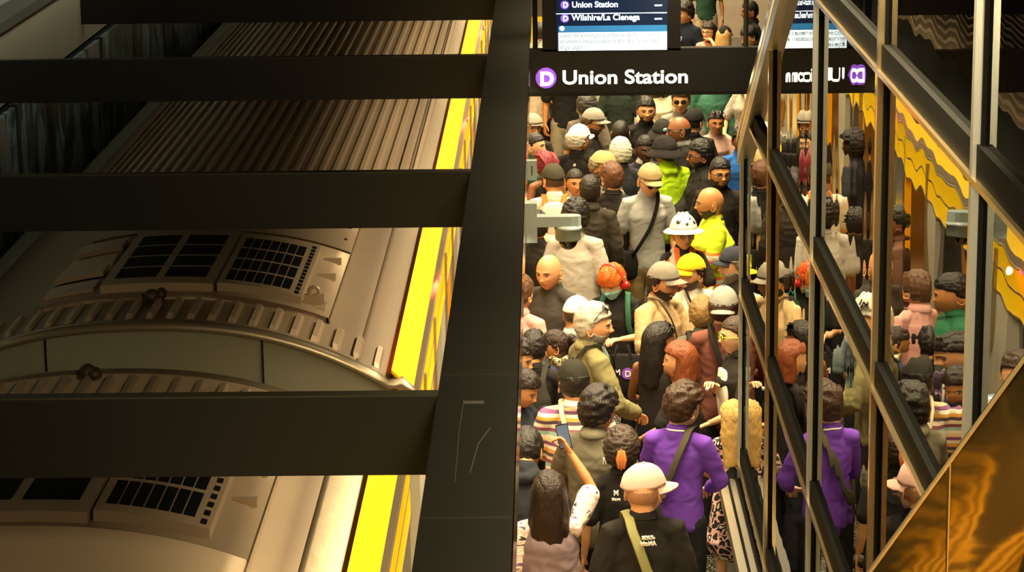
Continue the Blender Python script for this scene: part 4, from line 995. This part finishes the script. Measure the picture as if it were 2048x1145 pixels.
# third row
r = person(1361, 722, 1.635, -118, 'woman with a smooth auburn bob and black t-shirt, in profile', h=-98, sk='fair', fem=1, hair=('bob', '#7a3c1c'), top=('tee', '#24201f'), aL='low', aR='low', logo=[('M', -.08, 1.38, .035, 0, '#dcd8d0')])
r = person(1318, 684, 1.646, 150, 'woman with long black hair, sunglasses on her head and a black tank top', h=108, sk='brown', fem=1, hair=('long', '#17110f'), top=('tank', '#24201f'), glasses=('onhead', '#181413'), aL='low', aR='low')
e = bag_root('handbag', r, 'tan leather handbag hanging from the shoulder of the long haired woman', 'handbag')
m_tan = mat('tan_leather', '#b4641e', .35, bump=.15, bscale=40)
b_ = MB(); b_.tube([(-.235, -.16, .90), (-.24, -.03, .885), (-.235, .10, .90)], [(.045, .085), (.060, .105), (.045, .085)], side=(1, 0, 0), n=18); b_.build('bag_body', m_tan, e, True)
MB().tube([(-.235, -.13, .97), (-.20, -.06, 1.2), (-.15, .0, 1.47), (-.17, .07, 1.2), (-.235, .09, .97)], [(.011, .004)]*5, n=8).build('strap', m_tan, e, True)
MB().ell((-.275, -.03, .95), (.012, .016, .010)).build('clasp', mat('brass', '#b89040', .25, .9), e, True)
r = person(1473, 672, 1.728, -75, 'woman in lime green sunglasses talking, at the edge of the glass', h=-82, sk='pale', fem=1, hair=('pulled', '#3a261c'), top=('shirt', '#2c2724'), glasses=('sun', '#b8e01e'), aR='chest', aL='low')
MB().tube([(0, -.11, 1.02), (0, -.125, 1.2), (0, -.12, 1.36)], [(.10, .02), (.11, .03), (.08, .02)], side=(1, 0, 0), n=16).build('white_top', cloth('#e6dfd0'), r[0], True)
r = person(1447, 618, 1.806, 178, 'man in a grey backwards cap and maroon shirt, seen from behind', h=172, sk='tan', hair=('short', '#3c281c'), top=('long', '#6e4237', '#6e4237'), hat=('capback', '#8d8a84'), aL='low', aR='low', pants='#2a2724')
crossbody(r, 'black sling bag across the back of the man in the maroon shirt', '#1f1c1a', 1, bagpos=(-.10, .17, 1.15), w_=.020, size=(.09, .06, .12), name='sling_bag')
r = person(1112, 694, 1.507, -135, 'woman with a dark curly ponytail and a camouflage neck scarf', h=-100, nod=12, sk='tan', fem=1, hair=('ponytail', '#2a1a12'), top=('long', '#3a3a52'), aL='phone', aR='phone', scarf=blotch('cloth_camo', ['#3c3626', '#8f8660', '#5a5236', '#c9bd94', '#2c2820'], 22))
r = person(1186, 652, 1.858, 112, 'grey-haired man with sunglasses on his head and an olive jacket', h=86, sk='fair', hair=('short', '#b9b0a0'), beard='#9c958a', top=('jacket', '#7c7450', '#8a8258'), glasses=('onhead', '#1a1816'), aL='low', aR='low')
crossbody(r, 'black shoulder strap over the olive jacket of the grey-haired man', '#1d1b18', -1, bagpos=(.05, .16, 1.12), w_=.020, size=(.07, .04, .09), name='shoulder_bag')
r = person(1152, 632, 1.624, 175, 'man in a white cotton cap with a grey denim collar', h=150, nod=8, sk='tan', hair=('nape', '#4a3628'), top=('shirt', '#7f8c90', '#94a2a4'), hat=('cap', '#ece6da'), aL='low', aR='low')
r = person(1068, 700, 1.611, 178, 'person in black with a large dark backpack, near the beam', h=170, nod=15, sk='tan', hair=('short', '#1a1412'), top=('tee', '#262220'), aL='low', aR='low', xy=None)
backpack(r, 'dark charcoal backpack with thin light piping on the person near the beam', '#2e2c28')
r = person(1046, 780, 1.595, 60, 'person in a navy sleeveless top reaching out with bare arms by the beam', h=60, nod=20, sk='tan', fem=1, hair=('short', '#20160f'), top=('tee', '#20222c'), aL=(.12, -.38, 1.18), aR=(.04, -.40, 1.08), fat=1.1)
r = person(1040, 590, 1.706, 150, 'person in a pale pink shirt mostly hidden by the beam', h=150, sk='fair', hair=('short', '#5a3c28'), top=('shirt', '#dba39a'), aL='down', aR='down')
# beige shirt group
r = person(1326, 566, 1.779, 48, 'bearded man in a grey cap and beige t-shirt', h=62, nod=4, sk='tan', hair=('short', '#241813'), beard='#2a1c14', top=('tee', '#c9a87c'), hat=('cap', '#8a8177'), aL='low', aR='low', fat=1.2, pants='#3a3430')
crossbody(r, 'thin dark shoulder strap on the man in the beige t-shirt', '#3a342e', -1, w_=.010, fat=1.15, size=(.08, .03, .07))
e = bag_root('tote_bag', r, 'black tote bag with a purple D circle held below the beige t-shirt', 'tote bag')
tb_ = aty(1245, 745, (r[0].location.y-.42)); e.location = tb_; e.rotation_euler = (0, 0, 0); e.scale = (1, 1, 1)
MB().tube([(0, 0, .12), (0, 0, .0), (0, 0, -.13), (0, 0, -.16)], [(.135, .02), (.14, .035), (.145, .04), (.13, .02)], side=(1, 0, 0), n=18).build('bag_body', cloth('#23201f'), e, True)
for sx in (-1, 1): MB().tube([(.06*sx, -.02, .10), (.05*sx, -.01, .16), (.035*sx, .0, .20)], [(.010, .003)]*3, n=6).build('handle', cloth('#23201f'), e, True)
disc('line_circle', (.035, -.040, .0), .042, mat('print_purple', '#8a52c4', .6), e, .004)
text('letter_d', 'D', .062, mat('print_white', '#efe8e4', .6), e, Matrix.Translation((.014, -.045, -.022)) @ RX, bold=.001)
text('metro_mark', 'M', .06, mat('print_white', '#efe8e4', .6), e, Matrix.Translation((-.062, -.041, -.01)) @ RX, bold=.001)
r = person(1382, 548, 1.727, 18, 'man in a bright yellow cap and white t-shirt', h=-52, sk='fair', hair=('short', '#3a2a1e'), beard='#4a3424', top=('tee', '#e6dfd0'), hat=('cap', '#e8c31e'), aL='low', aR='low', fat=1.05)
crossbody(r, 'black strap over the white t-shirt of the man in the yellow cap', '#2a2622', -1, w_=.010)
r = person(1468, 532, 1.700, -70, 'bearded man in a navy cap facing left beside the glass', h=-80, sk='fair', hair=('greyside', '#6c6454'), beard='+#7c7464', top=('tee', '#2e2a24'), hat=('cap', '#2c2f3a'), aL='low', aR='low')
r = person(1404, 632, 1.630, 175, 'person with a dark rucksack in front of the white t-shirt', h=178, sk='tan', fem=1, hair=('short', '#8a6a3c'), top=('tee', '#5a5850'), aL='low', aR='low')
backpack(r, 'black rucksack behind the maroon shirt', '#2a2824')
# headphones, bald man, back
r = person(1226, 566, 1.596, -12, 'person with orange hair, red headphones and a pale blue mask', h=-32, nod=18, sk='pale', hair=('fringe', '#c2601a'), top=('tee', '#262422'), headwear='headphones', aL='phone', aR='phone', fem=.5)
mask_on(r)
backpack(r, 'backpack with wide green straps on the person with orange hair', '#33604a')
r = person(1098, 545, 1.756, -35, 'bald heavyset man in a dark grey t-shirt looking down', h=-30, nod=6, sk='fair', hair=None, top=('tee', '#3f3a35'), aL='low', aR='low', fat=1.35)
r = person(1152, 438, 1.785, 168, 'man with curly black hair behind the dome camera in a light grey t-shirt', h=165, sk='brown', hair=('curly', '#17120f'), top=('tee', '#b4aca2'), fat=1.25, aL='down', aR='down')
r = person(1075, 455, 1.615, 172, 'person in a dark t-shirt standing left of the dome camera', h=172, sk='tan', hair=('short', '#1c1612'), top=('tee', '#2c2723'), aL='down', aR='down')
# hard hat, vest
m_orv = bands('cloth_orange_vest', [(0, '#d8641a'), (.30, '#b9b4a4'), (.42, '#d8641a')], 'Z', lo=.86, hi=1.46, second=None)
m_hv = bands('cloth_hivis', [(0, '#c8d81a'), (.16, '#e0661e'), (.20, '#b8b8a0'), (.26, '#e0661e'), (.30, '#c8d81a'), (.52, '#e0661e'), (.56, '#bab8a0'), (.62, '#e0661e'), (.66, '#c8d81a')], 'Z', lo=.86, hi=1.46)
m_ov = bands('cloth_orange_panels', [(0, '#e0661e'), (.20, '#b9b4a4'), (.30, '#e0661e'), (.40, '#241f1c'), (.60, '#e0661e'), (.70, '#b9b4a4'), (.80, '#e0661e')], 'X', lo=-.22, hi=.22)
r = person(1367, 470, 1.640, 8, 'smiling worker in a white full-brim hard hat and orange safety vest', h=14, nod=-5, sk='pale', fem=1, hair=('short', '#a06a34'), top=('tee', '#2b2622'), vest=m_ov, hat=('hardhat', '#e9e0d0'), glasses=('thick', '#7a4a2a'), aL='low', aR='low')
r = person(1421, 408, 1.800, -80, 'bald worker in a yellow-green and orange high visibility vest', h=-88, sk='tan', hair=None, beard='#33241a', top=('tee', m_hv, '#39475a'), vest=m_hv, aL='low', aR='low', fat=1.25)
# grey t-shirt with cap
r = person(1299, 362, 1.818, 8, 'man in a khaki cap and grey t-shirt with a dark cross strap', h=22, nod=14, sk='fair', hair=('nape', '#8a8070'), top=('tee', '#9a9a98'), hat=('cap', '#a08a64'), glasses=('sun', '#2a2018'), pants=('#7a6a44',), aL='down', aR='down')
crossbody(r, 'black cross-body strap over the grey t-shirt', '#1c1a18', 1, w_=.016)
r = person(1224, 358, 1.766, 172, 'man with short brown hair and beard in a black t-shirt, from behind', h=-155, sk='fair', hair=('short', '#5a3620'), beard='#6a4228', top=('tee', '#26221f'), pants='#23201e', logo=[('o', .06, 1.35, .05, 0, '#dcd8d0')])
r = person(1180, 385, 1.760, 178, 'man with short dark hair in a dark grey jacket, seen from behind', h=178, sk='tan', hair=('crew', '#211914'), top=('jacket', '#39332c'), aL='down', aR='down')
r = person(1107, 362, 1.760, 178, 'man in a dark olive cap and white t-shirt with tan backpack straps', h=-158, sk='fair', hair=('nape', '#4a3426'), top=('tee', '#e4dccb'), hat=('cap', '#3c382a'), aL='low', aR='low', fat=1.1)
backpack(r, 'light backpack with tan leather straps on the white t-shirt', '#cfc4ae', '#a8642a')
r = person(1150, 366, 1.620, 5, 'smiling woman with dark centre-parted hair', h=14, sk='tan', fem=1, hair=('pulled', '#1e1612'), top=('shirt', '#b9a890'), aL='low', aR='low')
r = person(1089, 330, 1.660, -160, 'woman with red braided hair and bare shoulders in a black tank top', h=-140, sk='brown', fem=1, hair=('braids', '#7a2430'), top=('tank', '#1e1b19'), aL='down', aR='down')
r = person(1204, 332, 1.680, 20, 'man in a tan flat cap and glasses', h=58, nod=8, sk='fair', hair=('greyside', '#8a7a60'), beard='#8a7c68', top=('shirt', blotch('cloth_floral', ['#1d1a18', '#1d1a18', '#8f8a7c', '#1d1a18'], 30)), hat=('flat', '#b09a68'), glasses=('wire', '#4a4038'), aL='low', aR='low')
# upper middle
r = person(1440, 348, 1.760, -14, 'man with glasses and a goatee in a black shirt', h=14, sk='tan', hair=('crew', '#171210'), beard='#2a1e18', top=('tee', '#211d1b'), glasses=('thick', '#2a201a'), aL='down', aR='down', logo=[('o', -.09, 1.32, .05, 1, '#c8c4bc')])
r = person(1402, 312, 1.797, -78, 'man in a black jacket with glasses, in profile facing left', h=-84, sk='brown', hair=('short', '#12100e'), beard='#1a1412', top=('jacket', '#201d1a'), glasses=('thick', '#15120f'), aL='low', aR='low', fat=1.15)
r = person(1330, 305, 1.754, -160, 'person in a puffy black bucket hat and lime green hooded top', h=-140, sk='tan', hair=('short', '#1a1512'), top=('hoodie', '#a8d01c'), hat=('bucket', '#242021'), aL='down', aR='down')
r = person(1290, 300, 1.655, 10, 'smiling man in a dark suit and tie', h=12, sk='dark', hair=('crew', '#14100e'), top=('suit', '#2d2830', '#d9d2c4', '#3a3430'), aL='down', aR='down')
r = person(1325, 268, 1.671, -5, 'smiling person in glasses and a black bucket hat with a pale badge', h=10, nod=8, sk='fair', hair=('short', '#2a2018'), top=('tee', '#28241f'), hat=('bucket', '#262421'), glasses=('thick', '#2a221c'))
m_ = MB().ell((.0, -.120, .075), (.026, .010, .020)); m_.xf(r[1]); m_.build('badge', mat('badge_pale', '#8fc8c8', .4), r[0], True)
r = person(1359, 262, 1.787, -75, 'bald man in glasses and a black suit with a grey collar, in profile', h=-84, sk='brown', hair=('nape', '#2a201a'), top=('suit', '#1e1b19', '#8a8a88'), glasses=('wire', '#2a221c'), aL='low', aR='low')
r = person(1388, 246, 1.717, 175, 'man in a black baseball cap and black t-shirt, from behind', h=150, sk='fair', hair=('nape', '#241a14'), top=('tee', '#1f1c1a'), hat=('cap', '#1c1a1a'))
r = person(1432, 246, 1.600, 5, 'woman in a beige-pink top with sunglasses pushed up on dark hair', h=8, sk='tan', fem=1, hair=('pulled', '#2a1d16'), top=('tee', '#b9958a'), glasses=('onhead', '#1e1a18'), aL='low', aR='low')
r = person(1424, 152, 1.760, 5, 'person in a teal green zip jacket whose head is behind the sign', h=5, sk='fair', hair=('short', '#2a1d16'), top=('jacket', '#3c6a58'), fat=1.15)
r = person(1493, 160, 1.769, -40, 'person in a pale grey top with a bag at the end of the glass wall', h=-40, sk='fair', fem=1, hair=('long', '#2c2019'), top=('tee', '#a39a90'), aL='face', aR='low')
r = person(1483, 282, 1.660, 10, 'person in a bright blue t-shirt half hidden by the enclosure edge', h=10, sk='brown', hair=('short', '#1c1613'), top=('tee', '#2a5fae'))
r = person(1362, 202, 1.740, -10, 'man in dark sunglasses and a grey t-shirt', h=-8, sk='fair', hair=('short', '#4a3828'), top=('tee', '#8d8578'), glasses=('sun', '#15120f'))
r = person(1293, 222, 1.760, 4, 'bearded man in a black t-shirt with pale script lettering', h=2, sk='fair', hair=('crew', '#1c1512'), beard='#251a14', top=('tee', '#1f1c1a'), logo=[('Mala Vida', 0, 1.20, .06, 1, '#dcd8d0')])
r = person(1319, 168, 1.693, 5, 'woman in a cream vest top with backpack straps, head behind the sign', h=5, sk='fair', fem=1, hair=('long', '#2c2019'), top=('tee', '#d8cfae'))
r = person(1241, 150, 1.769, 175, 'person in dark green whose head is hidden by the sign', h=175, sk='pale', hair=('short', '#2c2019'), top=('tee', '#26302a'))
r = person(1203, 146, 1.725, 170, 'person in a grey-green patterned shirt behind the camera tripod', h=170, sk='tan', hair=('short', '#2c2019'), top=('shirt', '#8d8f80'), aL='low', aR='low')
r = person(1241, 268, 1.740, 178, 'man with closely cropped dark hair in a black shirt, from behind', h=175, sk='brown', hair=('buzz', '#1d1613'), top=('shirt', '#25211e'))
r = person(1241, 306, 1.706, 178, 'person with wavy light grey hair in a navy shirt, from behind', h=175, sk='fair', hair=('greyside', '#cfc8b8'), top=('tee', '#2a2a33'))
r = person(1158, 280, 1.730, 168, 'person with white curly hair, a white sun visor cap and black t-shirt', h=130, sk='fair', hair=('curly', '#cfc8b8'), top=('tee', '#201d1b'), hat=('cap', '#ece6da'), logo=[('o', .0, 1.37, .05, 0, '#dcd8d0')])
r = person(1186, 246, 1.740, 80, 'bearded man in a grey baseball cap facing right', h=72, nod=6, sk='tan', hair=('short', '#4a3a2c'), beard='#5a4838', top=('jacket', '#23201e'), hat=('cap', '#8c847a'), glasses=('wire', '#3a302a'), aL='low', aR='low')
r = person(1174, 214, 1.660, 178, 'person with curly grey-black hair behind the grey cap', h=178, sk='fair', hair=('curly', '#3c3a38'), top=('tee', '#6a6258'))
r = person(1131, 122, 1.770, 8, 'person in a black t-shirt and grey trousers standing by the yellow strip', h=8, sk='tan', hair=('short', '#1f1814'), top=('tee', '#211f22'), pants='#8b8578')
r = person(1073, 128, 1.683, 178, 'person in a white top and black trousers by the train, behind the sign', h=178, sk='tan', hair=('short', '#1f1814'), top=('tee', '#cfc4b4'), pants='#1a1918')
r = person(1064, 255, 1.680, 10, 'man in a grey flat cap and glasses peeping out beside the beam', h=25, sk='fair', hair=('greyside', '#8a8070'), top=('tee', '#2c2824'), hat=('flat', '#8c8478'), glasses=('wire', '#3a302a'))
r = person(1069, 292, 1.632, 60, 'woman with dark hair in profile just right of the beam', h=70, sk='pale', fem=1, hair=('pulled', '#1f1612'), top=('tee', '#3a5a48'))
# beyond the sign
r = person(1370, 28, 1.760, -40, 'person with dark hair in a navy t-shirt beside the arrivals display', h=-60, sk='fair', hair=('messy', '#1f1713'), top=('tee', '#1c2230'), hi=0, logo=[('o', 0, 1.25, .16, 1, '#b8bcc0')])
r = person(1413, -62, 1.780, 5, 'person in a dark green top and beige trousers cut off by the frame', h=5, sk='tan', hair=('short', '#1f1713'), top=('tee', '#2c4a40'), pants='#b3a385', hi=0, face=0)
r = person(1418, 64, 1.609, -20, 'woman with glasses and a pink top holding her hand to her face', h=-35, sk='pale', fem=1, hair=('long', '#241813'), top=('shirt', '#d98c84'), glasses=('wire', '#3a302a'), aL='face', hi=0)
r = person(1449, 74, 1.604, 20, 'blond woman in a black cap and pink top', h=150, sk='fair', fem=1, hair=('long', '#b8935c'), top=('tee', '#d98c84'), hat=('cap', '#1c1a1a'), hi=0)
r = person(1500, 24, 1.760, -75, 'man in a black polo shirt standing in profile by the pale wall', h=-84, sk='brown', hair=('crew', '#15110f'), top=('shirt', '#22201f'), hi=0)
r = person(1500, 74, 1.660, -70, 'person with black hair looking down at the end of the glass wall', h=-80, nod=20, sk='fair', hair=('short', '#15110f'), top=('tee', '#2a2826'), hi=0)
r = person(1080, 66, 1.600, 178, 'person in a grey patterned top in front of the yellow train door', h=178, sk='tan', hair=('short', '#1f1814'), top=('tee', blotch('cloth_grey_print', ['#3c4448', '#8c9498', '#c8ccc8', '#50585c'], 20)), hi=0)
# people the glass reflects, standing close to the train behind the beam
m_plaid = bands('cloth_plaid', [(k/16, ['#4a3450', '#8f7a94', '#c8b8c4', '#5a4460'][k % 4]) for k in range(16)], 'Z', lo=.86, hi=1.5, second=('X', [(k/16, ['#6a5470', '#b8a8bc', '#e8dce4', '#6a5470'][k % 4]) for k in range(16)], -.3, .3, 'MULTIPLY'))
r = person(1032, 716, 1.683, 70, 'person in a purple plaid shirt beside the train door, seen in the glass', h=75, nod=16, sk='fair', hair=('short', '#1c1512'), top=('suit', m_plaid), aL='phone', aR='phone')
phone(r, 1, 'smartphone held by the person in the purple plaid shirt')
r = person(985, 600, 1.784, 90, 'person in a dark green shirt standing at the train door behind the beam', h=90, sk='tan', hair=('short', '#1c1512'), top=('shirt', '#2f6a4a'), aL='low', aR='low')
r = person(950, 760, 1.789, 20, 'person in a light blue patterned shirt stepping out of the nearest train door', h=10, sk='fair', hair=('short', '#3a2a1e'), top=('shirt', blotch('cloth_blue_print', ['#9fb4c8', '#e0e4e8', '#6a84a0', '#c8d4e0'], 24)), aL='low', aR='low')
r = person(1000, 860, 1.708, 150, 'person in a dark cap and black t-shirt by the train, seen in the glass', h=150, sk='tan', hair=('nape', '#2a2018'), top=('tee', '#1c1b1c'), hat=('cap', '#34352c'), aL='low', aR='low', fat=1.15)
r = person(1004, 455, 1.705, 100, 'person in a brown shirt near the train behind the beam', h=100, sk='brown', hair=('short', '#1c1512'), top=('shirt', '#6a4a38'))
r = person(1000, 300, 1.720, 120, 'person in a charcoal t-shirt near the far train doors', h=120, sk='dark', hair=('afro', '#15110f'), top=('tee', '#3a3a40'))
bpy.data.scenes.remove(TMP)
for o in bpy.data.objects:
    if 'hm' in o: del o['hm']
